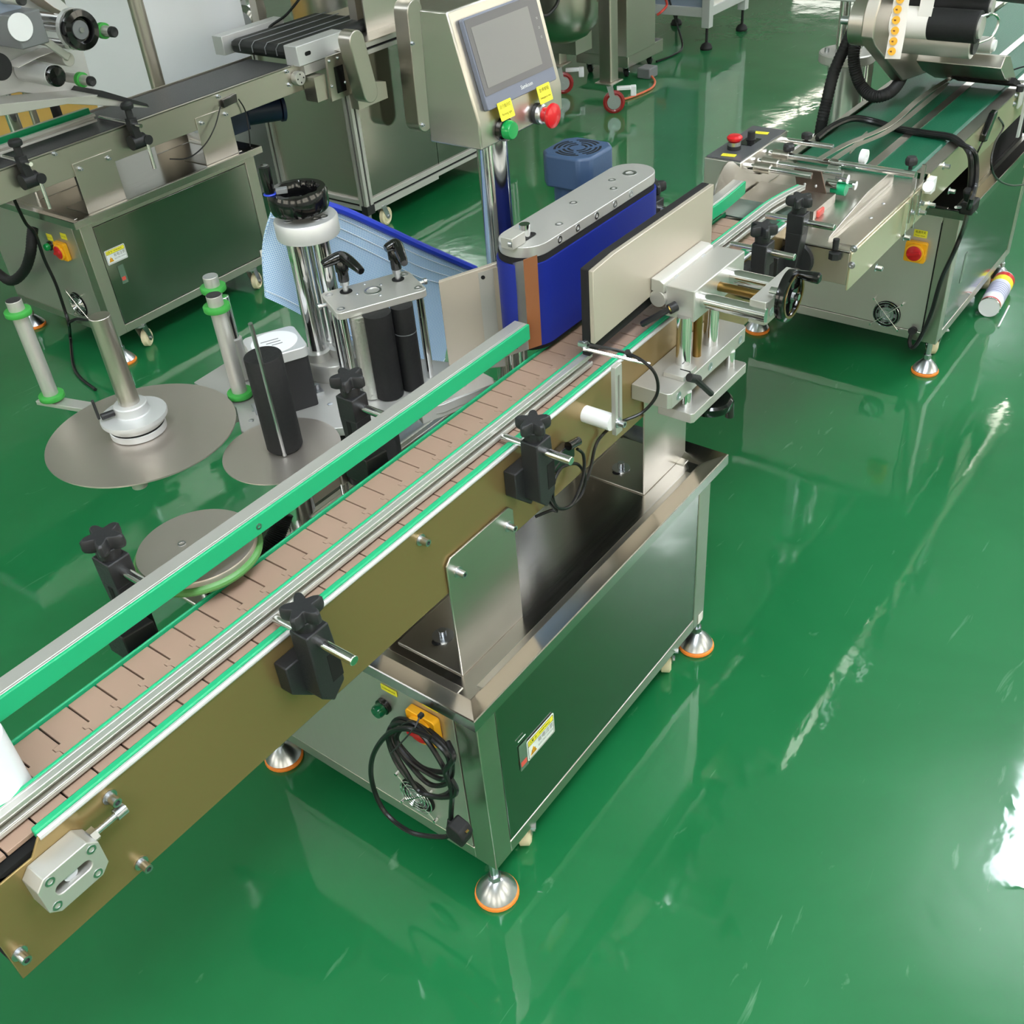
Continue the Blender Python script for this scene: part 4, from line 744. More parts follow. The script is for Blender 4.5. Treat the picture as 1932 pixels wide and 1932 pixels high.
for A in (((1.3271, 0.0834, 0.842), (1.4329, 0.0701, 0.842), (1.5972, 0.0389, 0.838), (1.8311, 0.052, 0.83), (2.1476, 0.0789, 0.792)), ((1.3446, 0.0586, 0.84), (1.4388, 0.0534, 0.838), (1.5741, 0.0264, 0.836), (1.8846, 0.0379, 0.822), (2.1158, 0.0761, 0.79))):
    part('pressing_finger', MB().ribbon(spline(A, 8), (0, -.014, 0), .0012), steel_h, sg)
part('finger_tail', MB().prism([(0, 0), (.09, .012), (.09, .022), (0, .014)], (1.4985, 0.0807, 0.8), X, Z, (0, .003, 0)), steel_h, sg)
# lift column of the label head
lf = thing('lift_column', 'thick chrome lift column with flange and twin rods behind the green feeder belt', 'column', (2.13, .35, .487))
part('lower_column', MB().cyl((2.13, .35, .487), (2.13, .35, .83), .046, n=36), zinc, lf)
fl = part('column_flange', MB().lathe([(.070, .815), (.074, .818), (.074, .838), (.071, .841), (0, .841)], (2.13, .35, 0), n=44), alu, lf)
for i in range(4): part('flange_bolt', MB().cyl((2.13 + .055 * math.cos(i * 1.57 + .6), .35 + .055 * math.sin(i * 1.57 + .6), .841), (2.13 + .055 * math.cos(i * 1.57 + .6), .35 + .055 * math.sin(i * 1.57 + .6), .852), .006, n=12), zinc, fl)
for a, b in ((-.022, .012), (.024, -.006), (.004, -.024)): part('guide_rod', MB().cyl((2.13 + a, .35 + b, .84), (2.13 + a, .35 + b, 1.05), .0135, n=22), chrome, lf)
part('slide_block', MB().box(2.06, 2.2, .29, .40, .975, 1.06), alu_white, lf, bev=.003); part('block_screw', MB().bolt((2.0392, 0.29, 0.9755), N_Y, .006, .008), zinc, lf); part('lower_stop', MB().cyl((2.30, .35, .487), (2.30, .35, .86), .016), chrome, lf)
for nm, A in (('hose', ((1.9608, 0.27, 0.9581), (1.9358, 0.27, 0.943), (1.8985, 0.27, 0.915), (1.8674, 0.28, 0.86), (1.8397, 0.28, 0.7979), (1.8218, 0.28, 0.7448), (1.8367, 0.29, 0.6522))), ('hose', ((1.9264, 0.26, 0.9661), (1.9123, 0.25, 0.9436), (1.8753, 0.24, 0.9107), (1.8705, 0.23, 0.8701), (1.8713, 0.2075, 0.83), (1.8486, 0.1652, 0.818), (1.8803, 0.1364, 0.825), (2.0545, 0.17, 0.8172), (2.0647, 0.168, 0.8659)))):
    t = thing('corrugated_hose', 'black corrugated hose ' + ('dropping straight down beside the lift column' if len(A) == 7 else 'hanging in a deep loop over the green belt'), 'hose', A[0]); part('hose_body', MB().tube(spline(A, 16), .0135, 12, rib=.1), rubber, t)
# label head above the green belt
hd = thing('label_applicator', 'stainless label applicator with rollers and a dotted label strip above the green belt', 'labelling head', (1.9, .1, .79))
part('body_plate', MB().prism([(1.70, .985), (1.72, .965), (1.95, .83), (2.16, .80), (2.20, .82), (2.02, 1.0), (1.95, 1.13), (1.76, 1.13), (1.70, 1.03)], (0, .135, 0), X, Z, (0, .03, 0)), steel, hd, bev=.003)
part('side_drum', MB().cyl((1.755, .20, 1.005), (1.755, .155, 1.005), .05, n=36), steel, hd, bev=.002); part('drum_stub', MB().cyl((1.735, .225, 1.01), (1.735, .20, 1.01), .009), zinc, hd)
def hroll(nm, x, z, y0, y1, r, m, cap=None):
    o = part(nm, MB().cyl((x, y0, z), (x, y1, z), r, n=28), m, hd, bev=.001)
    if cap: part('end_cap', MB().cyl((x, y1, z), (x, y1 - .006, z), r * .7, n=20), cap, o)
hroll('white_roller', 1.82, .996, .135, .05, .033, labelpaper); hroll('black_roller', 1.82, .996, .05, -.055, .0335, rubber, alu); hroll('rear_roller', 1.90, 1.02, .135, -.05, .022, rubber, alu)
hroll('drive_roller', 1.895, .942, .135, -.03, .032, alu, black); hroll('guide_roller', 1.96, 1.065, .135, -.045, .024, chrome, alu); hroll('small_roller', 1.985, .92, .05, -.05, .018, alu, white_p)
hroll('upper_roller', 1.86, 1.085, .135, -.06, .026, alu)
part('wire_bail', MB().tube(spline([(1.82, -.055, 1.018), (1.83, -.075, 1.022), (1.85, -.085, 1.005), (1.84, -.08, .975), (1.82, -.06, .965)], 6), .0028, 8), chrome, hd)
part('peel_wedge', MB().prism([(1.98, .872), (2.0, .895), (2.045, .885), (2.165, .795), (2.155, .788), (2.04, .835)], (0, .12, 0), X, Z, (0, -.20, 0)), steel_h, hd, bev=.0015)
part('wedge_brush', MB().prism([(2.10, .822), (2.17, .792), (2.155, .786), (2.085, .812)], (0, .06, 0), X, Z, (0, -.15, 0)), dark, hd)
part('cross_bar', MB().cyl((2.1373, 0.077, 0.8), (2.1557, -0.1147, 0.8), .004, n=10), chrome, hd); part('bar_joint', MB().sph((2.1353, 0.076, 0.798), .009), zinc, hd)
part('sensor_wire', MB().tube(spline([(2.13, -.07, .83), (2.16, -.10, .835), (2.2, -.13, .81)], 6), .002, 6), cable_m, hd)
lb = part('label_strip', MB().ribbon(spline([(1.64, 0.0644, 1.092), (1.64, 0.0649, 1.0594), (1.635, 0.0623, 1.0191), (1.63, 0.0618, 0.9832), (1.63, 0.0626, 0.9659)], 6), Vector((.3, -.95, .0)) * .032, .0008), labelpaper, hd)
LS = ((1.637, 0.0663, 1.0824), (1.636, 0.0685, 1.0631), (1.633, 0.0676, 1.0431), (1.631, 0.066, 1.0228), (1.629, 0.0655, 1.0023), (1.627, 0.0652, 0.9825))
for q in LS:
    d_ = part('orange_label', MB().lathe([(.0082, 0), (.0082, .0006), (0, .0006)], Vector(q) + Vector((-.004, -.001, 0)), (-.95, -.3, .05), 20), sun_y, lb)
    part('brown_tick', MB().cbox(Vector(q) + Vector((-.0052, .003, 0)), (.0012, .009, .003)), teflon, lb)
part('web_ribbon', MB().ribbon(spline([(1.80, .07, 1.13), (1.80, .06, 1.06), (1.795, .06, 1.0), (1.83, .06, .965)], 6), (0, -.03, 0), .0008), labelpaper, hd); part('web_ribbon', MB().ribbon(spline([(1.86, .06, .955), (1.93, .06, .90), (2.0, .06, .895), (2.16, .06, .797)], 6), (0, -.026, 0), .0008), labelpaper, hd)
t = thing('dark_drum', 'dark grey drum with bolted end at the top right corner above the belt', 'drum', (2.2863, 0, 0.9289)); part('drum_body', MB().cyl((2.33, .20, 1.0), (2.33, -.12, .985), .052, n=32), motor_d if 0 else mat('dark_grey_paint', (70, 72, 70), .4), t)
for z in (.985, 1.03): part('drum_bolt', MB().sph((2.285, -.06, z), .008), zinc, t)
# photo sensor, bracket and cables
t = thing('photo_sensor', 'black photo sensor clipped to the pale side of the feeder conveyor', 'sensor', (1.9243, -0.1, 0.7556)); part('sensor_body', MB().prism([(-.03, -.026), (-.01, -.03), (.036, .018), (.034, .03), (.012, .028), (-.03, -.01)], (1.8797, -0.108, 0.7695), X, Z, (0, .014, 0)), gloss, t, bev=.002)
part('sensor_lead', MB().tube(spline([(1.8804, -0.1, 0.7487), (1.8501, -0.1, 0.7344), (1.8515, -0.095, 0.7147)], 6), .0022, 6), cable_m, t); part('sensor_lead', MB().tube(spline([(1.9668, -0.1, 0.7657), (2.0354, -0.1, 0.7233), (1.8951, -0.12, 0.7296), (1.8143, -0.14, 0.708), (1.9094, -0.14, 0.6416), (2.1363, -0.13, 0.5482), (2.4171, -0.12, 0.4584)], 8), .0024, 8), cable_m, t)
t = thing('sensor_bracket', 'white slotted bracket standing up from the feeder side at the right edge', 'bracket', (2.1302, -0.1, 0.7089)); part('bracket_plate', MB().box(2.13, 2.17, -.104, -.098, .74, .80), alu_white, t, bev=.003); part('bracket_leg', MB().box(2.165, 2.178, -.112, -.106, .66, .80), alu_white, t); part('bracket_knob', MB().cyl((2.1004, -0.105, 0.8058), Vector((2.1004, -0.105, 0.8058)) - Z * .014, .009, n=10), black, t); part('bracket_screw', MB().bolt((2.067, -0.104, 0.7908), N_Y, .004, .006).bolt((2.0696, -0.104, 0.7701), N_Y, .004, .006), zinc, t)
t = thing('extension_cable', 'black twin power cord lying across the green belt and down to the right cabinet', 'cable', (1.95, .05, .79))
E1 = [(1.6032, 0.2003, 0.79), (1.6645, 0.1902, 0.8), (1.7331, 0.1693, 0.8), (1.7601, 0.127, 0.79), (1.7438, 0.0698, 0.787), (1.7345, 0.0048, 0.787), (1.7233, -0.0582, 0.79), (1.6918, -0.094, 0.79)]
part('cord', MB().tube(spline(E1 + [(1.6626, -0.125, 0.7776), (1.6623, -0.135, 0.744), (1.6602, -0.14, 0.7097), (1.6622, -0.14, 0.6824)], 8), .006, 8), cable_m, t)
part('cord', MB().tube(spline([Vector(q) + Vector((-.013, -.004, .0)) for q in E1] + [(1.6692, -0.13, 0.782), (1.6783, -0.14, 0.7514), (1.6649, -0.15, 0.7097), (1.6305, -0.155, 0.6802), (1.965, -0.072, 0.4855), (1.99, -0.0543, 0.4072), (2.01, -0.0303, 0.3104), (2.015, -0.0202, 0.2102), (2.02, -0.0012, 0.1199), (2.022, 0.0154, 0.0872), (2.03, 0.0279, 0.0991), (2.035, 0.0285, 0.1291)], 8), .006, 8), cable_m, t)
part('plug', MB().cyl((1.6491, -0.14, 0.7038), (1.6707, -0.14, 0.6746), .010, n=12).cbox((1.6918, -0.14, 0.6524), (.05, .03, .028)), rubber, t, bev=.004); part('plug_pin', MB().cyl((1.5949, -0.145, 0.6838), (1.5349, -0.15, 0.7059), .003, n=8).cyl((1.6911, -0.15, 0.6444), (1.7051, -0.155, 0.6327), .003, n=8), zinc, t)
# spray can on the floor
ca, cb_ = Vector((2.4805, -0.0726, 0.033)), Vector((2.7014, -0.0569, 0.033)); cdir = (cb_ - ca).normalized()
sc_ = thing('spray_can', 'white spray can with red and yellow bands lying on the floor by the right cabinet', 'spray can', ((ca + cb_) / 2).to_tuple()[:2] + (0,)); Lc = (cb_ - ca).length
part('can_body', MB().lathe([(.031, 0), (.0325, .004), (.0325, Lc - .012), (.028, Lc), (0, Lc)], ca, cdir, 36), white_p, sc_)
part('can_bottom', MB().lathe([(.0335, .003), (.0335, -.001), (.0315, -.002), (.030, .001), (.018, .007), (0, .009)], ca, cdir, 36), chrome, sc_); part('red_band', MB().lathe([(.0328, .006), (.0328, .012)], ca, cdir, 36), red, sc_); part('yellow_band', MB().lathe([(.0328, Lc * .68), (.0328, Lc * .83)], ca, cdir, 36), lbl_y, sc_); part('red_band', MB().lathe([(.0328, Lc * .83), (.0328, Lc * .94)], ca, cdir, 36), red, sc_)
cu2 = cdir.cross(Z).normalized(); tu = Vector((-cu2.x, -cu2.y, 0))
part('print_panel', MB().lathe([(.0329, .05), (.0329, Lc * .66)], ca, cdir, 36), mat('lilac_print', (204, 204, 226), .4), sc_); part('nozzle', MB().cyl(cb_, cb_ + cdir * .02, .009, n=14), white_p, sc_)
pm = MB()
for k in range(6):
    z = .06 + (Lc * .66 - .07) * k / 6
    pm.lathe([(.0331, z), (.0331, z + .003)], ca, cdir, 36)
part('print_lines', pm, mat('violet_ink', (120, 120, 160), .5), sc_)
solo('straw', MB().cyl((2.4279, -0.123, 0.003), (2.5814, -0.1108, 0.003), .0026, n=8), white_p, 'thin pale plastic straw lying on the floor beside the spray can', 'straw')
# ================================================================ labelling machine on the left
c3 = cabinet(.873, 2.235, 'stainless cabinet at the left under the dark grey belt, red switch on its end panel')
q3 = .873 - .0135
pilot(c3, (0.8595, 2.4232, 0.3789), N_X, green_l, .012); rotary(c3, (0.8595, 2.3507, 0.377), -Y, Z); fan(c3, (0.8595, 2.3801, 0.1817), -Y, Z, .042)
sticker(c3, (0.8595, 2.4115, 0.408), .032, .022, -Y, Z, lines=(('Power lamp', .005, 0, 0, .024),)); sticker(c3, (0.8595, 2.3236, 0.4281), .032, .02, -Y, Z, lines=(('Power switch', .005, 0, 0, .026),))
warning_plate(c3, (0.9521, 2.2165, 0.3531), X, Z)
st = sticker(c3, (0.9539, 2.2167, 0.2852), .022, .062, X, Z, film_m, name='clear_sticker'); part('red_mark', MB().prism(rr(.014, .012, .001), (0.9521, 2.2155, 0.2715), X, Z, (0, -.0004, 0)), red_d, st)
sticker(c3, (1.5184, 2.2165, 0.1382), .026, .022, X, Z, labelpaper, name='paper_tag')
lv = thing('belt_conveyor', 'flat dark grey belt conveyor with steel sides along the left machine', 'conveyor', (1.2, 2.4, .487))
part('side_plate', MB().box(.30, 1.91, 2.262, 2.266, .604, .694), steel, lv, bev=.001); part('side_plate', MB().box(.30, 1.91, 2.526, 2.53, .604, .694), steel, lv)
part('edge_lip', MB().box(.30, 1.86, 2.262, 2.272, .691, .6945), steel_h, lv); part('flat_belt', MB().box(.30, 1.895, 2.273, 2.522, .62, .692), belt_k, lv, bev=.015)
part('roller_cap', MB().lathe([(.024, 0), (.025, .002), (.025, .022), (.023, .025), (0, .025)], (1.872, 2.262, .652), N_Y, 32), alu, lv)
for a in range(4): part('cap_screw', MB().cyl((1.872 + .014 * math.cos(a * 1.57), 2.2365, .652 + .014 * math.sin(a * 1.57)), (1.872 + .014 * math.cos(a * 1.57), 2.2362, .652 + .014 * math.sin(a * 1.57)), .003, n=8), dark, lv)
for q in ((1.8334, 2.262, 0.6827), (1.8336, 2.262, 0.6377), (1.5187, 2.262, 0.682), (0.8872, 2.262, 0.687)): part('panel_bolt', MB().bolt(q, N_Y, .005, .012), zinc, lv)
for x0, x1 in ((.93, 1.073), (1.405, 1.548)):
    b_ = part('support_bracket', MB().box(x0, x1, 2.2585, 2.2615, .488, .642).box(x0, x1, 2.2585, 2.38, .4866, .4892), steel, lv, bev=.001); part('support_bracket', MB().box(x0, x1, 2.53, 2.533, .488, .642), steel, lv)
    for x in (x0 + .02, x1 - .02): part('bracket_bolt', MB().bolt((x, 2.2585, .622), N_Y, .005, .012), zinc, b_)
part('drive_motor', MB().cyl((1.885, 2.4, 0.5291), (1.7696, 2.46, 0.5352), .045, n=28), motor_d, lv, bev=.003); fo = part('motor_fan_cover', MB().cyl((1.885, 2.4, 0.5291), (1.8964, 2.395, 0.5284), .05, n=32), motor_d, lv)
part('tail_gearbox', MB().box(1.60, 1.72, 2.38, 2.50, .50, .604), motor_d, lv, bev=.004)
rail('guide_rail', 'green faced guide rail above the dark belt of the left machine', .45, 1.14, 2.425, 1, .705)
rail('guide_rail', 'aluminium guide rail with its back to the camera on the left machine', .45, 1.12, 2.385, -1, .700)
def sclamp(label, q, rod):
    t = thing('rod_clamp', label, 'clamp', q, 'round knob rod clamps'); q = Vector(q)
    part('round_knob', MB().lathe([(.006, 0), (.018, .002), (.02, .006), (.02, .014), (.016, .019), (0, .02)], q, Z, 20), black, t); part('clamp_body', MB().cyl(q - Z * .03, q, .011).cbox(q - Z * .045, (.026, .026, .036)).prism([(-.012, -.06), (.012, -.06), (.02, -.10), (-.006, -.11)], q - Y * .012, X, Z, (0, .024, 0)), black, t, bev=.001)
    part('cross_rod', MB().cyl(q + Vector((0, -.045, -.045)), q + Vector((0, .17, -.045)), .006), chrome, t); part('swivel_joint', MB().cyl(q + Vector((-.02, .005, -.10)), q + Vector((.03, .005, -.10)), .022).cyl(q + Vector((.03, -.02, -.10)), q + Vector((.03, .02, -.10)), .015), black, t); part('hanging_rod', MB().cyl(q + Vector((.026, -.012, -.09)), q + Vector((.026, -.012, -rod)), .0055), chrome, t)
sclamp('black rod clamp with vertical chrome rod at the middle of the left machine', (1.1545, 2.235, 0.7445), .19); sclamp('black rod clamp with vertical chrome rod at the left edge of the picture', (0.7699, 2.235, 0.7483), .19)
# upper works of the left machine
ll_ = thing('web_labeller', 'aluminium web labelling head with black handwheel over the left dark belt', 'labelling head', (1.0, 2.4, .70))
part('back_plate', MB().prism([(.60, .86), (.92, .84), (1.10, .77), (1.16, .775), (1.17, .93), (1.20, .965), (1.19, .99), (1.05, 1.16), (.60, 1.2)], (0, 2.40, 0), X, Z, (0, .014, 0)), alu_white, ll_, bev=.002)
part('peel_arm', MB().prism([(.72, .835), (.98, .805), (1.24, .722), (1.245, .726), (1.10, .80), (.75, .865)], (0, 2.26, 0), X, Z, (0, .14, 0)), alu, ll_, bev=.001); part('peel_edge', MB().prism([(1.08, .80), (1.245, .724), (1.24, .735), (1.10, .812)], (0, 2.255, 0), X, Z, (0, .15, 0)), black, ll_)
def yroll(nm, px, r, L, m, cap=None, ring=False):
    q = Vector(px); o = part(nm, MB().cyl(q, q + Y * L, r, n=28), m, ll_, bev=.0015)
    if cap: part('roller_cap', MB().lathe([(r * .97, 0), (r * .97, .012), (r * .8, .016), (0, .014)], q + Y * .002, N_Y, 28), cap, o)
    if ring: part('green_ring', MB().cyl(q + Y * .035, q + Y * .05, r * 1.45, n=24), green_ring, o)
yroll('silver_roller', (0.9534, 2.235, 0.8936), .030, .16, alu_white, gloss); yroll('silver_idler', (1.0221, 2.25, 0.9203), .019, .15, alu); yroll('idler_roller', (1.167, 2.22, 0.9648), .0155, .18, alu, black, True); yroll('idler_roller', (1.0493, 2.22, 0.8559), .0145, .18, alu, black, True)
yroll('black_roll', (0.8122, 2.25, 0.9516), .036, .15, rubber); yroll('blue_roll', (0.9209, 2.3, 1.0794), .04, .1, bluegrey); yroll('top_roller', (0.9177, 2.22, 1.1008), .014, .18, alu, black)
mo = part('stepper_motor', MB().cbox((0.9291, 2.3, 1.023), (.088, .13, .088), 0), grey_p, ll_, bev=.004); part('motor_label', MB().cyl((0.8984, 2.232, 1.0359), Vector((0.8984, 2.232, 1.0359)) - Y * .003, .036, n=32), white_p, mo)
hwc = Vector((1.0536, 2.2, 0.9971))
for dz, dx in ((.03, -.02), (-.035, -.03), (0, -.01)): part('tie_rod', MB().cyl(hwc + Vector((dx, .01, dz)), hwc + Vector((dx, .2, dz)), .013), chrome, ll_)
h3 = part('handwheel', MB().lathe([(.036, -.018), (.052, -.016), (.055, -.008), (.055, .012), (.05, .02), (.012, .02), (.012, .004), (.032, .002), (.034, -.01)], hwc, Y, 40, wrap=True), gloss, ll_); part('wheel_rim', MB().lathe([(.0555, .012), (.0555, .03), (.04, .032)], hwc, Y, 40), alu_white, h3); part('wheel_hub', MB().lathe([(.020, .003), (.026, .0), (.025, -.006), (.015, -.007)], hwc, Y, 24), grey_p, h3); part('hub_nut', MB().cyl(hwc, hwc - Y * .012, .007, n=12), zinc, h3)
part('web_link', MB().prism([(-.012, .012), (.012, .018), (.06, -.035), (.045, -.05)], (0.9675, 2.24, 0.9685), X, Z, (0, .012, 0)), alu, ll_, bev=.002); part('web_strip', MB().ribbon([(0.8847, 2.33, 0.9278), (0.9527, 2.32, 0.9411), (1.0102, 2.31, 0.9471)], (0, .08, 0), .001), labelpaper, ll_); part('tan_web', MB().ribbon([(1.0281, 2.36, 1.0844), (1.065, 2.36, 1.0462), (1.1122, 2.37, 1.0128)], (0, .09, 0), .001), mat('tan_paper', (196, 178, 160), .5), ll_)
for nm, p, zt, r in (('chrome_post', (.985, 2.62), 1.2, .02), ('steel_post', (1.09, 2.68), 1.1, .012), ('black_post', (1.16, 2.66), 1.1, .016)): part(nm, MB().cyl((*p, .487), (*p, zt), r), chrome if r > .013 and nm[0] == 'c' else steel if nm[0] == 's' else rubber, ll_)
part('tall_pole', MB().cyl((1.60, 2.70, .487), (1.60, 2.70, 1.9), .026, n=28), steel, ll_)
t = thing('drooping_hose', 'black ribbed hose hooped at the left edge in front of the left cabinet', 'hose', (0.8, 2.618, 0.2951)); part('hose_body', MB().tube(spline([(0.84, 2.4578, 0.4385), (0.82, 2.4493, 0.4122), (0.8, 2.4574, 0.3647), (0.8, 2.5436, 0.2881), (0.8, 2.6629, 0.2282), (0.8, 2.7474, 0.2488)], 10), .016, 12, rib=.06), rubber, t)
t = thing('sensor_cable', 'thin black cord from the left machine top down to the floor', 'cable', (0.83, 2.4748, 0.1995)); part('cord', MB().tube(spline([(0.8, 2.4233, 0.6112), (0.8, 2.4277, 0.5609), (0.81, 2.4312, 0.4718), (0.825, 2.4265, 0.4323), (0.83, 2.4389, 0.3384), (0.835, 2.4344, 0.254), (0.835, 2.44, 0.1571), (0.83, 2.4373, 0.107), (0.8678, 2.5418, 0.006), (0.7376, 2.3231, 0.006), (0.6973, 2.1538, 0.006)], 8), .0055, 8), cable_m, t); part('cord', MB().tube(spline([(0.83, 2.4283, 0.1171), (0.84, 2.3911, 0.1335), (0.845, 2.334, 0.1413), (0.85, 2.2812, 0.1596)], 8), .005, 8), cable_m, t)
t = thing('sensor_amplifier', 'black amplifier with thin wire on the side of the left dark belt', 'sensor', (1.5549, 2.25, 0.6598)); part('amplifier_body', MB().prism([(-.03, -.016), (.03, -.012), (.034, .014), (-.028, .008)], (1.5533, 2.248, 0.6604), X, Z, (0, .014, 0)), gloss, t, bev=.002); part('wire', MB().tube(spline([(1.5111, 2.25, 0.6544), (1.4598, 2.24, 0.6007), (1.3998, 2.24, 0.5572), (1.3401, 2.26, 0.5324), (1.2825, 2.28, 0.5442)], 8), .0022, 6), cable_m, t); part('wire', MB().tube(spline([(1.5913, 2.25, 0.6551), (1.6085, 2.25, 0.6099), (1.5962, 2.24, 0.543), (1.5874, 2.24, 0.4982)], 8), .0022, 6), cable_m, t)

# ================================================================ extrusion framed machine at the back
bm_ = thing('framed_machine', 'aluminium framed machine with steel panels and two rounded covers behind the control box', 'machine', (2.55, 2.45, 0))
E0, E1_, F0, F1 = 2.055, 3.04, 2.2, 2.71
def extr(p0, p1, nm='frame_profile', w=.04):
    p0, p1 = Vector(p0), Vector(p1); d = p1 - p0; u, v, n = frame(d); u = Vector((round(u.x), round(u.y), round(u.z))); v = n.cross(u); a = w / 2; s = .005; k = .009
    P = [(-a, -a), (-s, -a), (-s, -a + k), (s, -a + k), (s, -a), (a, -a), (a, -s), (a - k, -s), (a - k, s), (a, s), (a, a), (s, a), (s, a - k), (-s, a - k), (-s, a), (-a, a), (-a, s), (-a + k, s), (-a + k, -s), (-a, -s)]
    return MB().prism(P, p0, u, v, d), MB().cbox((p0 + p1) / 2, tuple(abs(d[i]) if abs(d[i]) > .01 else w - .014 for i in range(3)))
def ex(p0, p1):
    a, b = extr(p0, p1); o = part('frame_profile', a, alu, bm_); part('profile_slot', b, dark, o)
for x in (E0 + .02, E1_ - .02):
    for y in (F0 + .02, F1 - .02): ex((x, y, .10), (x, y, .70))
for z in (.12, .68):
    for y in (F0 + .02, F1 - .02): ex((E0 + .04, y, z), (E1_ - .04, y, z))
    for x in (E0 + .02, E1_ - .02): ex((x, F0 + .04, z), (x, F1 - .04, z))
part('front_panel', MB().box(E0 + .04, 2.52, F0 + .012, F0 + .016, .14, .66), panel_steel, bm_); part('front_panel', MB().box(2.523, E1_ - .04, F0 + .012, F0 + .016, .14, .66), panel_steel, bm_); part('side_panel', MB().box(E0 + .012, E0 + .016, F0 + .04, F1 - .04, .14, .66), steel_h, bm_); part('inner_body', MB().box(E0 + .02, E1_ - .02, F0 + .02, F1 - .02, .14, .66), dark, bm_)
part('bottom_bar', MB().box(2.07, 2.5, F0 + .002, F0 + .03, .088, .1), alu, bm_); part('corner_block', MB().box(E0 - .002, E0 + .04, F0 - .003, F0 + .03, .085, .12), black, bm_)
for x, y in ((2.16, 2.225), (2.89, 2.26), (2.16, 2.66), (2.89, 2.66)): caster(bm_, x, y, .095, .036, a=.2)
part('levelling_leg', MB().cyl((2.10, 2.24, .02), (2.10, 2.24, .1), .008).cyl((2.10, 2.24, 0), (2.10, 2.24, .02), .022), zinc, bm_)
part('top_deck', MB().box(E0, E1_, F0, F1, .70, .704), steel_h, bm_)
bk = part('infeed_belt', MB().box(1.90, 2.36, 2.315, 2.63, .695, .745), belt_kk, bm_, bev=.02)
for y in (2.37, 2.43, 2.50, 2.57): part('belt_cord', MB().tube([(2.36, y, .7462), (1.915, y, .7462), (1.899, y, .733), (1.899, y, .71)], .002, 6), grey_p, bk)
part('belt_bearer', MB().box(1.875, 2.12, 2.235, 2.30, .69, .757), alu_white, bm_, bev=.002); part('belt_bearer', MB().box(1.885, 2.2, 2.645, 2.70, .69, .757), alu_white, bm_, bev=.002); part('bearer_slot', MB().prism(ob(.03, .007), (1.925, 2.2348, .724), X, Z, (0, .001, 0)), dark, bm_)
part('bearer_profile', MB().box(1.90, 2.06, 2.24, 2.28, .655, .688), alu, bm_)
def cover(nm, a, b, r, y0, y1):
    a, b = Vector((a[0], 0, a[2])), Vector((b[0], 0, b[2])); d = (b - a).normalized(); n = Vector((-d.z, 0, d.x)); P = []
    for i in range(13): t_ = math.pi * i / 12; P.append(a + n * (r * math.cos(t_)) - d * (r * math.sin(t_)))
    for i in range(13): t_ = math.pi * i / 12; P.append(b - n * (r * math.cos(t_)) + d * (r * math.sin(t_)))
    return part(nm, MB().prism([(p.x, p.z) for p in P], (0, y0, 0), X, Z, (0, y1 - y0, 0)), steel, bm_, bev=.003)
cv1 = cover('drive_cover', (2.0441, 2.1, 0.7471), (2.0741, 2.1, 0.5656), .037, 2.10, 2.16); cv2 = cover('drive_cover', (2.3424, 2.08, 0.7828), (2.3277, 2.08, 0.3928), .041, 2.08, 2.15)
part('cover_bracket', MB().prism([(2.06, .50), (2.22, .50), (2.22, .56), (2.06, .60)], (0, 2.16, 0), X, Z, (0, .04, 0)), steel, bm_)
for q in ((2.3034, 2.0795, 0.6819), (2.306, 2.0795, 0.3829)): part('cover_bolt', MB().bolt(q, N_Y, .006, .01), zinc, cv2)
cp = part('switch_plate', MB().prism([(1.965, .705), (2.06, .705), (2.06, .555), (1.955, .555)], (0, 2.185, 0), X, Z, (0, .01, 0)), steel, bm_); part('black_label', MB().prism([(1.99, .665), (2.035, .665), (2.035, .575), (1.988, .575)], (0, 2.1835, 0), X, Z, (0, .001, 0)), gloss, cp); part('side_box', MB().box(1.90, 1.955, 2.20, 2.26, .565, .65), steel, bm_)
for q in ((1.9729, 2.184, 0.6912), (2.0164, 2.184, 0.6915), (1.9645, 2.184, 0.6061), (2.033, 2.184, 0.6032)): part('plate_screw', MB().sph(q, .006), zinc, cp)
part('upright_plate', MB().prism([(2.30, .704), (2.62, .704), (2.62, 1.2), (2.30, 1.2)], (0, 2.30, 0), X, Z, (0, .006, 0)), steel_h, bm_); part('clear_cylinder', MB().cyl((2.60, 2.30, .87), (2.60, 2.14, .87), .06, n=28), glass_m, bm_)
part('upright_profile', MB().box(2.30, 2.345, 2.34, 2.38, .704, 1.4), steel, bm_); part('upright_profile', MB().box(2.16, 2.20, 2.74, 2.78, .60, 1.3), steel, bm_)
t = thing('loop_cable', 'thin black cable curving up from the end of the black ribbed belt', 'cable', (2.1088, 2.66, 0.723)); part('cable', MB().tube(spline([(2.1077, 2.66, 0.7194), (2.1295, 2.64, 0.7427), (2.1964, 2.62, 0.7677), (2.2788, 2.62, 0.8075)], 8), .005, 8), cable_m, t)
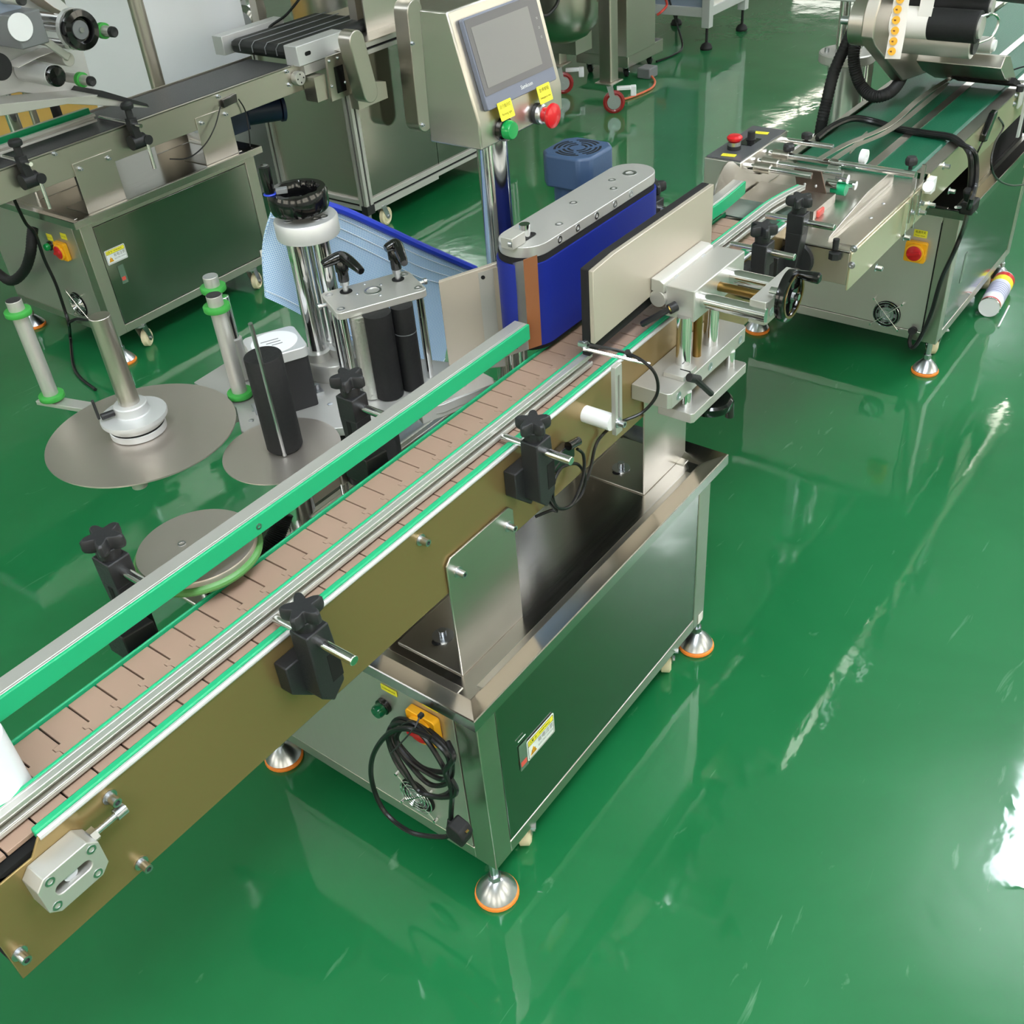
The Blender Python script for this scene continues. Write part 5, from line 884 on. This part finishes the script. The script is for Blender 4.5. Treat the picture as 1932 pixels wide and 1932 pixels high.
# things further back, top left of the control box
t = thing('steel_hopper', 'pale steel hopper drum seen above the black ribbed belt', 'hopper', (3.5, 3.6, 0)); part('drum', MB().lathe([(.22, .25), (.24, .3), (.24, .95), (.20, 1.0)], (3.55, 3.75, 0), n=40), steel_h, t); part('drum_band', MB().lathe([(.242, .55), (.246, .56), (.242, .57)], (3.55, 3.75, 0), n=40), steel, t)
for a in (0, 2.1, 4.2): part('leg', MB().cyl((3.55 + .2 * math.cos(a), 3.75 + .2 * math.sin(a), 0), (3.55 + .2 * math.cos(a), 3.75 + .2 * math.sin(a), .3), .02), steel, t)
t = thing('pale_bucket', 'pale blue plastic bucket in front of the steel hopper', 'bucket', (3.05, 3.35, 0)); part('bucket_wall', MB().lathe([(.10, 0), (.10, .002), (.14, .36), (.146, .36), (.146, .345), (.136, .34), (.1, .01)], (3.05, 3.38, .0), n=32), mat('pale_blue_plastic', (196, 208, 222), .4), t); part('bucket_rim', MB().lathe([(.146, .352), (.15, .356), (.146, .36)], (3.05, 3.38, 0), n=32), white_p, t)
t = thing('green_belt_conveyor', 'dark green belt conveyor lying beyond the black ribbed belt', 'conveyor', (2.9, 3.0, 0)); part('belt', MB().box(2.55, 3.25, 2.86, 3.14, .34, .38), mat('dark_green_belt', (16, 66, 40), .5), t, bev=.01)
for x in (2.6, 3.2):
    for y in (2.9, 3.1): part('leg', MB().box(x - .015, x + .015, y - .015, y + .015, 0, .34), steel, t)
t = thing('pump_machine', 'dark steel pump on a frame between the white column and the back machine', 'machine', (2.75, 3.5, 0)); part('pump_head', MB().sph((2.72, 3.48, .62), .085, (1, 1, 1), 24, 14), chrome, t); part('pump_pipe', MB().cyl((2.6, 3.40, .60), (2.72, 3.48, .62), .05), chrome, t); part('frame_bar', MB().box(2.5, 3.0, 3.3, 3.34, .38, .42), steel, t); part('pump_base', MB().box(2.5, 3.0, 3.3, 3.7, .0, .38), steel_h, t); part('pump_stand', MB().box(2.66, 2.78, 3.4, 3.56, .38, .55), steel, t)
t = thing('motor_crate', 'dark grey machine foot seen between the left cabinet and the framed machine', 'box', (2.35, 3.0, 0)); part('crate_body', MB().box(2.42, 2.62, 2.80, 2.98, .05, .22), mat('dark_paint', (66, 66, 62), .5), t, bev=.004); part('crate_base', MB().box(2.40, 2.64, 2.78, 3.0, 0, .05), alu, t)

# ================================================================ kettle, cart, table and small things at the back right
tk_ = thing('steel_kettle', 'round bottomed steel kettle on square legs with red wheeled casters', 'kettle', (3.95, 2.42, 0)); kc = Vector((3.8316, 2.45, 0.5057))
part('bowl', MB().lathe([(0, -.20), (.06, -.193), (.12, -.165), (.165, -.115), (.185, -.05), (.19, .02), (.19, .3), (.2, .31), (.19, .32)], kc, n=48), steel, tk_)
for (x, y, a) in ((3.80, 2.165, 5.28), (3.985, 2.60, 5.28), (4.08, 2.88, 5.0)):
    lg = part('leg', MB().prism(rr(.07, .07, .006), (x + .012, y + .012, .155), X, Y, (0, 0, .42)).prism(rr(.115, .10, .006), (x + .005, y + .008, .148), X, Y, (0, 0, .007)), steel, tk_, bev=.002); caster(tk_, x, y, .148, .055, red_w, a, 'braked_caster'); part('brake_pedal', MB().cbox((x + .05, y - .05, .115), (.07, .03, .016), 5.28).cbox((x + .085, y - .085, .098), (.028, .04, .045), 5.28), white_p, lg, bev=.003)
part('leg_tie', MB().box(3.85, 4.2, 2.25, 2.28, .50, .56), steel, tk_); part('drain_box', MB().box(3.93, 4.08, 2.45, 2.62, .22, .36), steel_h, tk_); part('kettle_cable', MB().tube(spline([(3.2867, 2.2, 0.5713), (3.3339, 2.2, 0.5505), (3.4111, 2.2, 0.5738), (3.4478, 2.2, 0.6101)], 8), .008, 8), cable_m, tk_)
ct = thing('steel_cart', 'plain steel cabinet cart on a wide base with small black casters', 'cart', (4.4, 2.5, 0))
bq = [(4.3189, 2.3762, 0.07), (4.6955, 2.352, 0.07), (4.2958, 2.7141, 0.07)]
xa, xb, ya = bq[0][0], bq[1][0], bq[0][1]; yb = bq[2][1]
part('base_slab', MB().box(xa, xb, ya, yb, .068, .135), steel_h, ct, bev=.003)
b1, b2 = (4.2715, 2.3536, 0.135), (4.5674, 2.3301, 0.135)
part('cart_body', MB().box(b1[0], b2[0], b1[1], yb - .04, .135, .95), steel_h, ct, bev=.003); part('body_screw', MB().sph((b1[0] + .2, b1[1], .42), .006), dark, ct)
for x, y in ((xa + .06, ya + .05), (xb - .05, ya + .06), (xa + .06, yb - .05), (xb - .05, yb - .05)): caster(ct, x, y, .068, .024, rubber, .4)
tb_ = thing('steel_table', 'pale steel framed table with side panels at the top of the picture', 'table', (5.28, 2.5, 0))
for x, y in ((5.05, 2.29), (5.515, 2.295), (5.05, 2.75), (5.515, 2.75)):
    l_ = part('leg', MB().box(x - .025, x + .025, y - .025, y + .025, .12, .95), alu_white, tb_, bev=.003); part('levelling_foot', MB().lathe([(.034, 0), (.036, .01), (.026, .03), (.008, .04), (.008, .13)], (x, y, 0), n=20), rubber, l_)
for z in (.175, .90): part('rail', MB().box(5.05, 5.515, 2.275, 2.315, z, z + .05).box(5.05, 5.515, 2.73, 2.77, z, z + .05).box(5.03, 5.07, 2.3, 2.75, z, z + .05).box(5.495, 5.535, 2.3, 2.75, z, z + .05), alu_white, tb_, bev=.002)
part('front_panel', MB().box(5.075, 5.49, 2.288, 2.292, .225, .9), wall_m, tb_); part('side_panel', MB().box(5.046, 5.050, 2.32, 2.72, .225, .9), bluegrey, tb_); part('table_top', MB().box(4.98, 5.6, 2.22, 2.82, .95, .98), steel_h, tb_)
part('table_cable', MB().tube(spline([(5.03, 2.55, .30), (5.05, 2.5, .15), (5.0, 2.42, .02), (4.85, 2.4, .006), (4.7, 2.42, .006)], 8), .006, 6), cable_m, tb_)
t = thing('pedal_box', 'small grey switch box on the floor with an orange cord, beside the steel cart', 'switch', (4.43, 2.31, 0)); part('box_body', MB().box(4.385, 4.475, 2.28, 2.36, 0, .055), grey_p, t, bev=.006); part('orange_cord', MB().tube(spline([(4.40, 2.275, .015), (4.34, 2.22, .006), (4.22, 2.18, .006), (4.05, 2.2, .006), (3.98, 2.24, .006)], 8), .006, 8), mat('orange_cord', (216, 110, 74), .4), t)
t = thing('red_hose', 'thin red air hose hanging on the steel cart side', 'hose', (4.6, 2.42, .3)); part('hose', MB().tube(spline([(4.8401, 2.45, 0.3116), (4.8596, 2.45, 0.2665), (4.8007, 2.45, 0.2456), (4.7882, 2.47, 0.2303)], 6), .007, 8), mat('red_hose', (200, 70, 60), .35), t)
